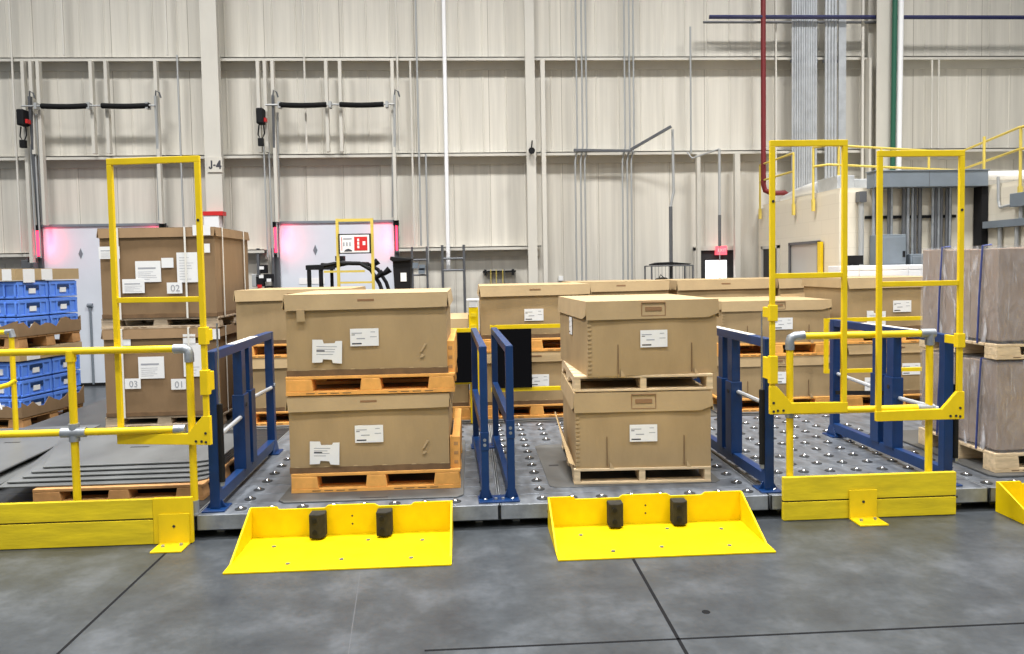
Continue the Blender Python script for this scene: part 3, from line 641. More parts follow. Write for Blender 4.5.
MB().box(.35, .75, .35, .85, .85, .98, M['black']).box(.7, .8, .35, .85, .9, 1.35, M['black']).build('seat', t, bevel=.03)

t = thing('wheeled_bin', 'black lidded bin with a white sticker, raised beside the dock door', 'bin', (-.865, 9.55, 0))
MB().prism([(-.09, 1.40), (.09, 1.40), (.122, 1.93), (-.113, 1.93)], 0, .3, 'y', M['black']).build('body', t, bevel=.015)
MB().prism([(-.145, 1.94), (-.11, 1.91), (.118, 1.92), (.131, 1.95), (-.136, 1.98)], -.03, .33, 'y', M['black']).build('lid', t, bevel=.01)
MB().box(-.015, .06, -.006, 0, 1.66, 1.77, M['paper']).build('sticker', t)
MB().box(-.1, .1, .05, .3, 0, 1.40, M['black']).build('pedestal', t)

t = thing('sign_gate', 'pale yellow tall gate frame with a red and white sign by the lift truck', 'gate', (-1.72, 9.9, 0))
for x in (0, .45): MB().box(x - .018, x + .018, -.018, .018, 0, 2.49, M['yellow_pl']).build('post', t)
MB().box(-.018, .468, -.016, .016, 2.45, 2.488, M['yellow_pl']).build('top_bar', t); MB().box(0, .45, -.012, .012, 1.64, 1.665, M['yellow_pl']).build('cross_bar', t)
s = MB().box(.015, .435, -.035, -.019, 2.03, 2.29, M['black']).build('sign_panel', t)
b = MB(); b.box(.035, .415, -.0385, -.035, 2.045, 2.275, M['paper']); b.box(.22, .39, -.041, -.0385, 2.07, 2.25, M['redsign'])
for i in range(3):
    b.box(.26, .285, -.042, -.041, 2.10 + i * .045, 2.135 + i * .045, M['paper'])
    b.box(.075 + .04 * i, .095 + .04 * i, -.0405, -.0385, 2.13, 2.18, M['ink_soft'])
b.box(.33, .365, -.042, -.041, 2.14, 2.19, M['paper']); b.box(.055, .062, -.0405, -.0385, 2.07, 2.25, M['redsign']); b.box(.08, .19, -.0405, -.0385, 2.215, 2.235, M['ink_soft'])
b.prism([(.085, 2.06), (.19, 2.06), (.19, 2.075), (.15, 2.095), (.11, 2.09)], -.0405, -.0385, 'y', M['ink']); b.build('sign_face', s)

# ------------------------------------------------------------------ ball transfer decks
DZ = .16
def in_rect(x, y, rs): return any(r[0] < x < r[1] and r[2] < y < r[3] for r in rs)
ballb = MB()
vs, fs = [], []
ball_mesh = None
def make_ball(parent, loc, mesh=[None]):
    if mesh[0] is None:
        b = MB(); n = 12
        b.tube([(0, 0, -.004), (0, 0, .004), (0, 0, .007)], [.043, .041, .024], M['cup'], n)
        for a in [0]:
            pts = [(0, 0, .004 + .018 * math.sin(q)) for q in [i * PI / 2 / 5 for i in range(6)]]; rr = [.020 * math.cos(i * PI / 2 / 5) + .0005 for i in range(6)]
            b.tube(pts, rr, M['ball'], n)
        o = b.build('transfer_ball', parent, smooth=True, loc=loc); mesh[0] = o.data; return o
    o = bpy.data.objects.new('transfer_ball', mesh[0]); COL.objects.link(o); o.parent = parent; o.location = loc; return o
def deck(label, x0, x1, bx0, skip, y0=5.1, y1=7.87, balls=True, rows=12, pm='deck'):
    t = thing('ball_deck', label, 'conveyor deck', (x0, y0, 0), 0, None)
    w, d = x1 - x0, y1 - y0
    b = MB(); p = .226
    for i in range(int(d / p) + 1):
        a = .012 + i * p; e = min(a + p - .008, d)
        if e > a: b.box(.012, w - .012, a, e, DZ - .035, DZ, M[pm])
        if balls and e > a:
            for s in (-.055, .055):   # small pressed slots of each plank
                pass
    b.box(.012, w - .012, .02, d - .02, DZ - .05, DZ - .037, M['dark']); b.build('deck_plank', t, bevel=.003)
    b = MB(); b.box(0, w, 0, .012, .055, DZ, M['galv']); b.box(0, w, 0, .05, .055, .063, M['galv']); b.box(0, w, d - .012, d, .055, DZ, M['galv'])
    q = .35
    while q < w: b.box(q - .022, q + .022, -.0012, .002, .095, .112, M['dark']); q += 1.0
    b.box(0, .01, 0, d, .055, DZ, M['galv']); b.box(w - .01, w, 0, d, .055, DZ, M['galv']); b.build('edge_channel', t, bevel=.002)
    for xx in (.12, w * .5, w - .14):
        for yy in (.15, d - .15): MB().box(xx - .025, xx + .025, yy - .025, yy + .025, 0, .13, M['galv']).build('foot', t)
    if balls:
        for i in range(rows):
            for k in range(16):
                X, Yb = bx0 + .213 * k, 5.215 + .226 * i
                if X > x1 - .05 or in_rect(X, Yb, skip): continue
                make_ball(t, (X - x0, Yb - y0, DZ))
    return t
deck('ball transfer deck under the carton pallets with torn white pouches, left of blue rails', -1.89, .17, -1.625, [(-1.45, -.04, 5.25, 7.2)])
deck('ball transfer deck under the light wood pallets, between the middle and right blue rails', .176, 2.085, .27, [(.53, 1.92, 5.4, 6.85)])
deck('empty ball transfer deck behind the right yellow board and gates', 2.10, 3.70, 2.17, [])
deck('ball transfer deck under the film wrapped load at the right edge', 3.71, 5.8, 3.77, [(3.84, 5.8, 5.3, 8)])
deck('deck under the pile of grey plates at the left', -4.9, -1.90, 0, [], balls=False, pm='cup')  # planks near black, the shade under the plates put into their colour
struct('floor_raised', MB().box(-4.9, 5.8, 7.93, 9.6 + 1.3, 0, DZ - .004, M['plate']))

# load plates
def plate(label, poly, z, th, group=None, m='plate', slot=None):
    b = MB(); b.prism(poly, z, z + th, 'z', M[m]); o = b.build('load_plate', bevel=.005)
    tag(o, label, 'plate', group)
    if slot: MB().box(slot[0], slot[1], slot[2], slot[3], z + th - .001, z + th + .001, M['dark']).build('hand_slot', o)
    return o
def rect(x0, x1, y0, y1, c=.05): return [(x0 + c, y0), (x1 - c, y0), (x1, y0 + c), (x1, y1 - c), (x1 - c, y1), (x0 + c, y1), (x0, y1 - c), (x0, y0 + c)]
plate('worn grey plate under the two orange pallets with torn pouches', rect(-1.40, -.075, 5.30, 7.1), DZ, .012, None, slot=(-.82, -.62, 5.325, 5.345))
plate('worn grey plate under the two light wood pallets', rect(.565, 1.87, 5.455, 6.80), DZ, .006, None, slot=(.62, .70, 6.05, 6.09))
plate('grey plate under the film wrapped load at the right', rect(3.90, 5.3, 5.33, 6.9), DZ, .018)

# ------------------------------------------------------------------ front loads
PZ = DZ + .0125
G1 = None
pallet('orange_pallet', 'orange pallet at the bottom of the torn pouch stack, with a raised side lip', None, (-.722, 6.09, PZ), 1.245, 1.18, .142, lip=True)
carton('carton', 'lower lidded carton between the two front orange pallets, torn pouch low at left', None, (-.765, 6.09, PZ + .1425), 1.17, 1.14, .572, style='A', seed=3, ship=(-.105, .22), torn=(-.44, .07, 2), lid_h=.105)
pallet('orange_pallet', 'orange pallet between the two front cartons with torn pouches', None, (-.745, 6.09, .895), 1.235, 1.18, .14, lip=True)
c = carton('carton', 'top lidded carton on the front orange pallets, brown tape tab under its lid', None, (-.765, 6.09, 1.036), 1.17, 1.14, .60, style='A', seed=5, ship=(-.12, .215), torn=(-.40, .10, 2), lid_h=.11)
MB().prism([(-.5, .405), (-.44, .405), (-.445, .49), (-.50, .49)], -.601, -.594, 'y', M['card_lid']).build('tape_tab', c)

rz = -2.5
pallet('wood_pallet', 'light wood pallet at the bottom of the front right carton stack', None, (1.295, 6.07, DZ + .0065), 1.035, 1.18, .118, rz, 'wood')
carton('carton', 'lower lidded carton between the two light wood pallets, bent flap at its left', None, (1.305, 6.07, DZ + .125), 1.02, 1.15, .573, rz, 'B', .145, seed=11, ship=(-.105, .20))
pallet('wood_pallet', 'light wood pallet under the top front right carton', None, (1.312, 6.08, .866), 1.045, 1.18, .118, rz, 'wood')
c = carton('carton', 'top lidded carton of the front right stack, sitting askew on light wood', None, (1.328, 6.08, .985), .995, 1.17, .56, 3.0, 'B', .135, seed=13, ship=(-.10, .21))
paper(c, -.512, .27, .11, .14, .05, side='left', name='side_label')
# bent corner flap of the lower carton
o = [c for c in bpy.data.objects if c.get('label', '').startswith('lower lidded carton between the two light')][0]
b = MB(); b.add([(-.52, -.56, .02), (-.525, .15, .02), (-.62, .12, .30), (-.56, -.52, .03), (-.515, -.56, .02), (-.515, .15, .02), (-.61, .125, .30), (-.55, -.51, .03)], [(0, 1, 2, 3), (4, 7, 6, 5), (0, 4, 5, 1), (1, 5, 6, 2), (2, 6, 7, 3), (3, 7, 4, 0)], M['card']); b.build('loose_flap', o)

# ------------------------------------------------------------------ film wrapped load at right
def wrapped(label, loc, w, d, h, seed):
    t = thing('wrapped_load', label, 'wrapped load', loc, 0, None); rd = random.Random(seed)
    hx, hy = w / 2, d / 2; nx = 4
    for k in range(nx):
        for j in range(3):
            a = -hx + w * k / nx; e = -hy + d * j / 3
            MB().box(a + .002, a + w / nx - .002, e + .002, e + d / 3 - .002, 0, h - .01 * rd.random() - .004, M['carton_g']).build('carton', t, bevel=.008)
    b = MB(); n = 14; ring = []; zz = 8
    def rp(u):
        s, f = int(u), u - int(u)
        return [(-hx + w * f, -hy), (hx, -hy + d * f), (hx - w * f, hy), (-hx, hy - d * f)][s % 4]
    N = 4 * n
    for q in range(zz + 1):
        for i in range(N):
            x, y = rp(i / n); s = int(i / n); nv = [(0, -1), (1, 0), (0, 1), (-1, 0)][s]
            f = .006 + .008 * rd.random() * (1 if i % n else 0)
            ring.append((x * 1.006 + nv[0] * f, y * 1.006 + nv[1] * f, -.02 + (h + .03) * q / zz))
    fs = [(q * N + i, q * N + (i + 1) % N, (q + 1) * N + (i + 1) % N, (q + 1) * N + i) for q in range(zz) for i in range(N)]
    fs += [list(range(zz * N, zz * N + N))]
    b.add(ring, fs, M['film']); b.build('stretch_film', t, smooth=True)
    for y in (-.30 * d, .22 * d):
        MB().tube([(-hx - .018, y + .01, -.03), (-hx - .019, y - .01, h * .5), (-hx - .012, y - .03, h + .012), (-hx + .06, y - .03, h + .016)], .008, M['strapb'], 6).build('strap', t)
    MB().tube([(-.25 * w, -hy - .022, -.03), (-.24 * w, -hy - .022, h * .5), (-.24 * w, -hy - .02, h + .012)], .008, M['strapb'], 6).build('strap', t)
    return t
def block_pallet(label, loc, w, d, h=.14):
    return pallet('wood_pallet', label, None, loc, w, d, h, 0, 'orange', m=M['wood'])
wx, wy, ww, wd = 4.57, 5.89, 1.20, .98
block_pallet('light wood block pallet under the lower wrapped load', (wx, wy, DZ + .018), ww, wd, .145)
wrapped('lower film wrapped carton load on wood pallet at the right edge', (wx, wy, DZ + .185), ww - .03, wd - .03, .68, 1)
block_pallet('light wood block pallet between the two wrapped loads', (wx, wy, 1.045), ww, wd, .115)
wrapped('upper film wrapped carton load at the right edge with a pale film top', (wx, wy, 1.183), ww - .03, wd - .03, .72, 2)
# ------------------------------------------------------------------ back row of loads
def back_load(x0, w, desc, style, lower, upper, hl, hu, lab_l=None, lab_u=None, torn_u=None, torn_l=None, y=8.02, d=1.12, pm='orange', tops=('', '')):
    cx = x0 + w / 2; cy = y + d / 2; z = DZ + .012
    plate(f'grey plate under the {desc}', rect(x0 - .05, x0 + w + .05, y - .05, y + d + .05), DZ, .012)
    pallet('orange_pallet', f'orange pallet under the lower carton of the {desc}', None, (cx, cy, z), w, d, .145)
    carton('carton', f'lower carton of the {desc}', None, (cx, cy, z + .146), w - .05, d - .03, hl, 0, style, .105, seed=int(x0 * 31) + 7, ship=lab_l, torn=torn_l, marks=True)
    z2 = z + .147 + hl + .002
    pallet('orange_pallet', f'orange pallet under the upper carton of the {desc}', None, (cx, cy, z2), w, d, .145)
    carton('carton', f'upper carton of the {desc}', None, (cx, cy, z2 + .146), w - .04, d - .03, hu, 0, style, .11, seed=int(x0 * 17) + 3, ship=lab_u, torn=torn_u, marks=True)
back_load(-2.50, 1.24, 'stack behind the left blue rail', 'A', 0, 0, .575, .575, lab_u=(.44, .20), torn_u=(.18, .06, 0), torn_l=(.21, .06, 0))
back_load(-1.22, 1.20, 'stack behind the front torn pouch stack', 'A', 0, 0, .46, .34)
back_load(.09, 1.22, 'stack behind the middle blue rails', 'A', 0, 0, .575, .575, lab_u=(-.12, .19), lab_l=(-.07, .20))
back_load(2.74, 1.26, 'stack behind the first right-hand gate', 'B', 0, 0, .46, .47, lab_u=(-.03, .15), lab_l=(-.03, .16))
back_load(4.16, 1.22, 'stack behind the second right-hand gate', 'A', 0, 0, .575, .585, lab_u=(-.08, .20), lab_l=(.03, .22), torn_u=(-.38, .05, 0), torn_l=(-.4, .03, 0))
for x0, w, desc in ((1.32, 1.30, 'behind the front right stack'), (2.70, 1.33, 'left of first gate post'), (4.06, .86, 'behind the first right-hand gate, farthest right')):
    cx, cy = x0 + w / 2, 10.2
    pallet('orange_pallet', f'orange pallet in the farthest row {desc}', None, (cx, cy, DZ), w, 1.12, .145)
    carton('carton', f'lower carton in the farthest row {desc}', None, (cx, cy, DZ + .146), w - .05, 1.09, .575, 0, 'A', .105, seed=int(x0 * 9))
    pallet('orange_pallet', f'raised orange pallet in the farthest row {desc}', None, (cx, cy, DZ + .725), w, 1.12, .145)
    carton('carton', f'upper carton in the farthest row {desc}', None, (cx, cy, DZ + .871), w - .04, 1.09, .575, 0, 'A', .125, seed=int(x0 * 5))
o = MB().box(3.78, 4.08, 8.88, 8.89, 1.35, 1.43, M['card_torn']).box(3.78, 4.08, 8.87, 9.05, 1.34, 1.355, M['card_torn']).build('cardboard_flap'); tag(o, 'pale loose cardboard flap on the carton behind the first right-hand gate', 'cardboard')

# yellow guard frames with black mats in front of the back row
def rail_frame(label, x0, x1, y, mats, posts, zt=1.155, zb=.60):
    t = thing('mat_rail', label, 'guard rail', (x0, y, DZ))
    for z in (zt - DZ, zb - DZ): MB().box(0, x1 - x0, -.017, .017, z - .02, z + .02, M['yellow']).build('rail', t)
    for p in posts: MB().box(p - x0 - .018, p - x0 + .018, -.02, .02, (zb - DZ - .02) if p == 3.82 else 0, zt - DZ + .02, M['yellow']).build('post', t)
    for a, c, z0 in mats: MB().box(a - x0, c - x0, -.035, -.022, z0 - DZ, zt - DZ - .02, M['mat_blk']).build('rubber_mat', t)
    return t
rail_frame('yellow rail with black rubber mat left of the middle blue rails', -.9, .04, 7.78, [(-.30, .015, .62)], [-.88, .02], 1.165, .62)
rail_frame('yellow rail with black rubber mat right of the middle blue rails', .20, 1.55, 7.78, [(.24, .63, .55)], [.235, 1.5], 1.19, .53)
rail_frame('thin yellow rail behind the empty deck at the right', 3.80, 5.3, 7.80, [], [3.82, 5.2], 1.185, .63)
rail_frame('short yellow rail behind the left blue rail', -1.83, -1.45, 7.78, [], [-1.80, -1.47], 1.165, .70)
t = thing('post_guard', 'yellow post sleeve with a white cap behind the middle blue rails', 'post guard', (.03, 7.86, 0))
MB().box(-.05, .05, -.02, .10, DZ, 1.40, M['yellow_hi']).build('sleeve', t, bevel=.01); MB().box(-.045, .04, -.022, .08, 1.40, 1.47, M['paper']).build('white_label', t); MB().box(-.07, .06, -.03, .11, 1.47, 1.485, M['paper']).build('cap', t)
b = MB()
for z in (.72, 1.18, 1.30): b.box(-.03, .03, -.024, -.019, z, z + .04, M['yellow_bd'])
b.build('grip_slot', t)

# ------------------------------------------------------------------ tall strapped cartons behind the left gate
def big(label, z, h, papers, texts, seed):
    c = carton('strapped_carton', label, None, (-3.335, 8.80, z), 1.20, 1.20, h, 0, 'A', .10, seed=seed, dark=True, marks=False)
    yf = -.6 - .018
    for i, (x, zz, w, hh, st, nm) in enumerate(papers): paper(c, x, zz, w, hh, yf - .0012 * i, st, nm, seed=seed + int(x * 100))
    for (x, zz, w, hh, s) in texts:
        p = MB().box(0, w, -.003, 0, 0, hh, M['paper']).build('number_card', c, loc=(x, yf - .009, zz)); text('numerals', s, hh * .85, M['ink_soft'], p, (w * .55, -.004, hh * .45), ext=.0006)
    for x in (-.40, .30): MB().box(x - .009, x + .009, -.633, -.626, -.01, h + .004, M['strapw']).box(x - .009, x + .009, -.63, .63, h + .001, h + .005, M['strapw']).build('strap', c)
    for y in (-.42, .35): MB().box(.626, .632, y - .009, y + .009, -.01, h + .004, M['strapw']).box(-.63, .63, y - .009, y + .009, h + .001, h + .005, M['strapw']).build('strap', c)
    return c
pallet('wood_pallet', 'weathered wood pallet under the lower strapped carton', None, (-3.335, 8.80, DZ - .004), 1.24, 1.2, .115, 0, 'orange', m=M['wood_grey'])
big('lower tall strapped carton behind the left gate, numbered 01', .275, .945, [(-.24, .41, .27, .235, 'page', 'document_sheet'), (.235, .42, .21, .36, 'lines', 'document_sheet'), (-.42, .77, .11, .07, 'x', 'small_label'), (.24, .78, .13, .1, 'x', 'small_label'), (.46, .82, .17, .11, 'x', 'corner_label')],
    [(.10, .285, .155, .115, '01'), (-.385, .305, .165, .11, '03')], 21)
pallet('wood_pallet', 'weathered wood pallet between the two strapped cartons', None, (-3.335, 8.80, 1.222), 1.24, 1.2, .115, 0, 'orange', m=M['wood_grey'])
big('upper tall strapped carton behind the left gate, numbered 02', 1.338, .965, [(-.23, .385, .265, .225, 'page', 'document_sheet'), (.205, .375, .215, .32, 'lines', 'document_sheet'), (.045, .535, .125, .105, 'x', 'small_label'), (-.37, .27, .23, .15, 'page', 'small_label'), (-.60, .64, .215, .13, 'page', 'small_label'), (.385, .875, .185, .11, 'x', 'corner_label'), (.50, .69, .06, .095, 'x', 'small_label')],
    [(.095, .258, .16, .118, '02')], 22)

# ------------------------------------------------------------------ plate pile in the left bay
pl = pallet('wood_pallet', 'orange brown pallet under the pile of grey plates at left', None, (-2.56, 6.00, DZ), 1.20, 1.1, .118, 0, 'orange', m=M['orange_dk'])
z = DZ + .12
names = ['lowest plate of the grey pile on the orange brown pallet', 'second plate up in the grey pile at left', 'third plate up in the grey pile at left', 'fourth plate up in the grey pile at left', 'topmost plate of the grey pile behind the left railing']
for i, nm in enumerate(names):
    o = random.Random(i).uniform(-.015, .015); bk = .07 * i
    plate(nm, [(-3.44 + o + .05 * i, 5.50 + bk * .9), (-2.06 + o - .012 * i, 5.50 + bk), (-1.97, 5.58 + bk), (-1.99, 6.72), (-3.72 + o, 6.95)], z, .013, None, 'plate_lt', slot=(-2.85, -2.70, 6.3, 6.33) if i == 4 else None); z += .019
plate('large grey plate lying left of the plate pile', [(-5.75, 5.9), (-3.72, 5.9), (-3.81, 7.80), (-5.75, 7.68)], DZ + .10, .016, None, 'plate_lt', slot=(-4.32, -4.18, 7.05, 7.08))
plate('lower large grey plate left of the plate pile', [(-5.73, 5.85), (-3.62, 5.85), (-3.72, 7.76), (-5.73, 7.64)], DZ + .05, .012, None, 'plate_lt')
o = MB().prism([(-5.5, 6.0), (-3.78, 6.0), (-3.86, 7.7), (-5.7, 7.6)], .001, DZ + .048, 'z', M['dark']).build('plate_base'); tag(o, 'dark base under the large grey plates at left', 'base')

# ------------------------------------------------------------------ blue totes at far left
TX, TY, TR = -5.27, 8.97, -12.
ca, sa = math.cos(R(TR)), math.sin(R(TR))
def tw(x, y): return (TX + x * ca - y * sa, TY + x * sa + y * ca)   # local: corner at 0,0; load lies to -x and +y
def tote_proto():
    t = thing('blue_tote', '', 'tote', (0, 0, 0)); w, d, h = .585, .47, .205
    b = MB(); b.box(-w / 2 + .012, w / 2 - .012, -d / 2 + .012, d / 2 - .012, 0, h - .004, M['crate']); b.box(-w / 2, w / 2, -d / 2, d / 2, h - .05, h - .012, M['crate']); b.box(-w / 2, w / 2, -d / 2, d / 2, 0, .022, M['crate'])
    for s in (-1, 1):
        for q in (-.46, -.22, .22, .46): b.box(q * w - .012, q * w + .012, s * d / 2 - .012, s * d / 2 + .012 * (s > 0) - .0 * (s < 0), .02, h - .04, M['crate'])
        for q in (-.45, -.24, .24, .45): b.box(s * w / 2 - .012, s * w / 2 + .0, q * d - .012, q * d + .012, .02, h - .04, M['crate'])
    b.build('shell', t, bevel=.004)
    for s in (-1, 1):
        MB().box(s * w / 2 - .006 * s, s * w / 2 - .002 * s, -.10, .10, .10, .145, M['blue']).build('hand_hold', t)
    MB().box(w / 2 - .012, w / 2 + .001, -.055, .045, .055, .115, M['paper']).build('label_card', t); MB().box(-.07, .05, -d / 2 - .001, -d / 2 + .012, .05, .12, M['paper']).build('label_card', t)
    return t
proto = tote_proto(); first = True
lay = ('bottom', 'middle', 'top')
for ld, z0, hgt in (('lower', .175, 1), ('upper', 1.125, 1)):
    for k in range(3):
        for (px, py, pos) in ((-.30, .255, 'near right corner'), (-.30, .745, 'far right corner'), (-.90, .255, 'near left corner')):
            o = proto if first else copy_tree(proto); first = False
            x, y = tw(px, py); o.location = (x, y, z0 + k * .212); o.rotation_euler = (0, 0, R(TR))
            o['label'] = f'blue plastic tote, {lay[k]} layer of the {ld} tote load, {pos}'; o['group'] = f'blue totes on the {ld} pallet'
x, y = tw(-.6, .5)
pallet('wood_pallet', 'brown wood pallet under the lower load of blue totes', None, (x, y, 0), 1.2, 1.0, .145, TR, 'orange', m=M['orange_dk'])
pallet('wood_pallet', 'brown wood pallet carrying the upper load of blue totes', None, (x, y, .955), 1.2, 1.0, .145, TR, 'orange', m=M['orange_dk'])
def wrap_tray(label, z, h, seed, name='cardboard_tray', ragged=True, m='card_tray', top=False):
    rd = random.Random(seed); t = thing(name, label, 'tray', (x, y, z), TR)
    def ed(L): 
        n = 12; return [(L / 2 - L * i / n, h * (1 if not ragged else .45 + .6 * rd.random() * (1 if i % 3 else 1.4))) for i in range(n + 1)]
    b = MB(); b.box(-.605, .605, -.505, .505, 0, .012, M[m]) if not top else b.box(-.605, .605, -.505, .505, h - .01, h, M[m])
    for s in (-1, 1):
        b.prism([(-.605, 0), (.605, 0)] + ed(1.21), s * .505 - .004, s * .505 + .004, 'y', M[m]); b.prism([(-.505, 0), (.505, 0)] + ed(1.01), s * .605 - .004, s * .605 + .004, 'x', M[m])
    b.build('tray', t); return t
wrap_tray('torn brown cardboard tray around the foot of the lower tote load', .150, .20, 4, m='card_dark'); wrap_tray('torn brown cardboard tray around the foot of the upper tote load', 1.102, .17, 6, m='card_dark')
t = wrap_tray('cardboard cap on top of the upper tote load, white sheets hanging over it', 1.764, .135, 8, 'cardboard_cover', False, 'card_lid', True)
for q in ((.28, .40, -.516, -.51, -.02, .135), (.44, .56, -.516, -.51, .0, .13), (.61, .615, -.40, -.23, -.03, .13), (.61, .615, -.12, .05, .0, .13)): MB().box(*q, M['paper']).build('hanging_sheet', t)
t = wrap_tray('cardboard cap on the lower tote load, under the upper pallet', .815, .135, 9, 'cardboard_cover', False, 'card_lid', True)
MB().box(.607, .612, -.40, -.2, .0, .13, M['paper']).build('hanging_sheet', t)
t = thing('railing', 'small yellow pipe railing in front of the blue totes', 'railing', (-4.47, 7.50, DZ + .116))
MB().tube([(0, 0, 0), (0, 0, .99)], .024, M['yellow'], 10).build('post', t); MB().tube([(0, 0, .99), (-1.2, 0, .99)], .024, M['yellow'], 10).build('top_rail', t)
MB().tube([(.02, 0, .52), (-.03, -.02, .48), (-.14, -.06, .45), (-1.2, -.1, .46)], .024, M['yellow'], 10).build('middle_rail', t, smooth=True); MB().tube([(-.05, 0, .99), (.0, 0, 1.0), (.01, 0, .94)], .03, M['galv'], 10).build('elbow', t)
MB().tube([(0, 0, 0), (0, 0, .03)], .035, M['galv'], 10).build('foot', t)
o = MB().tube([(-4.60, 7.44, 1.10), (-4.62, 7.44, .85), (-4.59, 7.44, .62), (-4.56, 7.44, .52)], .008, M['paper'], 6).tube([(-4.60, 7.44, 1.10), (-4.60, 7.50, 1.19)], .008, M['paper'], 6).build('hanging_cord'); tag(o, 'white cord hanging from the small yellow railing by the totes', 'cord')
# ------------------------------------------------------------------ pipe rails, boards and gates
def barrier(label, x0, x1, seam, end_plate, bx):
    t = thing('kick_board', label, 'barrier', (x0, 5.02, 0)); w = x1 - x0
    e = w - .255 if end_plate else w
    MB().box(0, e, 0, .036, seam + .005, .308, M['yellow_bd']).build('board', t, bevel=.003); MB().box(0, e, 0, .036, .004, seam - .005, M['yellow_bd']).build('board', t, bevel=.003)
    MB().box(0, e, .012, .030, seam - .005, seam + .004, M['dark']).build('gap', t)
    if end_plate: MB().box(e + .002, w, -.004, .030, .004, .312, M['yellow']).build('end_plate', t, bevel=.002)
    b = MB(); b.box(bx - .1, bx + .1, -.016, -.006, .01, .208, M['yellow']); b.prism([(bx - .1, -.006), (bx + .1, -.006), (bx + .1, -.165), (bx - .1, -.165)], .001, .012, 'z', M['yellow'])
    b.build('floor_bracket', t, bevel=.002)
    for px, py in ((-.05, -.08), (.06, -.06)): MB().tube([(bx + px, py, .012), (bx + px, py, .024)], .012, M['galv'], 6).build('bolt', t)
    b = MB(); b.tube([(bx, -.0185, .125), (bx, -.0155, .125)], .010, M['dark'], 8); b.build('bolt_hole', t)
    return t
barrier('two yellow kick boards with end plate and floor bracket below the left railing', -5.2, -1.885, .173, True, 3.20)
barrier('short yellow kick boards with a centre floor bracket below right railing', 2.157, 3.407, .137, False, .565)

def pipe_rail(label, y, posts, top, mid, x_end, elbow_x, z_top=1.298, z_mid=.75):
    t = thing('pipe_railing', label, 'railing', (0, y, DZ)); r = .0245; zt, zm = z_top - DZ, z_mid - DZ
    MB().tube([(top[0], 0, zt), (top[1], 0, zt)], r, M['yellow'], 12).build('top_rail', t, smooth=True); MB().tube([(mid[0], -.004, zm), (mid[1], -.004, zm)], r, M['yellow'], 12).build('middle_rail', t, smooth=True)
    for p in posts: MB().tube([(p, 0, .09), (p, 0, zt - .03)], r, M['yellow'], 12).build('post', t, smooth=True); MB().tube([(p, 0, 0), (p, 0, .012), (p, 0, .012), (p, 0, .10)], [.04, .04, .03, .03], M['galv'], 10).build('foot', t)
    return t
t = pipe_rail('yellow pipe railing with grey fittings beside the left gate', 5.13, (-2.68, -1.905), (-5.2, -1.975), (-5.2, -1.99), 0, 0)
zt, zm = 1.298 - DZ, .75 - DZ
MB().tube([(-2.005, 0, zt), (-1.936, 0, zt), (-1.912, 0, zt - .012), (-1.905, 0, zt - .04), (-1.905, 0, zt - .09)], .032, M['galv'], 12).build('elbow', t, smooth=True)
MB().tube([(-2.76, -.004, zm), (-2.60, -.004, zm)], .034, M['galv'], 12).tube([(-2.68, 0, zm - .06), (-2.68, 0, zm + .06)], .034, M['galv'], 12).build('cross_fitting', t, smooth=True)
MB().tube([(-2.02, -.004, zm), (-1.945, -.004, zm)], .033, M['galv'], 12).build('end_fitting', t, smooth=True)
MB().tube([(-2.68, 0, zt - .07), (-2.68, 0, zt)], .032, M['yellow'], 12).build('tee_fitting', t, smooth=True)
t = pipe_rail('yellow pipe railing crossing behind right kick boards, in front of two gates', 5.081, (2.227, 3.24), (2.30, 3.22), (2.227, 3.20), 0, 0, 1.290, .762)
MB().tube([(2.33, 0, zt), (2.26, 0, zt - .006), (2.234, 0, zt - .018), (2.227, 0, zt - .045), (2.227, 0, zt - .10)], .031, M['galv'], 12).build('elbow', t, smooth=True)
MB().tube([(3.17, 0, zt - .006), (3.275, 0, zt - .006)], .032, M['galv'], 12).tube([(3.24, 0, zt - .09), (3.24, 0, zt)], .031, M['galv'], 12).build('tee_fitting', t, smooth=True)
MB().tube([(3.15, 0, zm + .01), (3.27, 0, zm + .01)], .031, M['galv'], 12).build('end_fitting', t, smooth=True)
MB().tube([(2.227, 0, zm - .03), (2.227, 0, zm + .03)], .031, M['galv'], 12).build('collar', t, smooth=True)

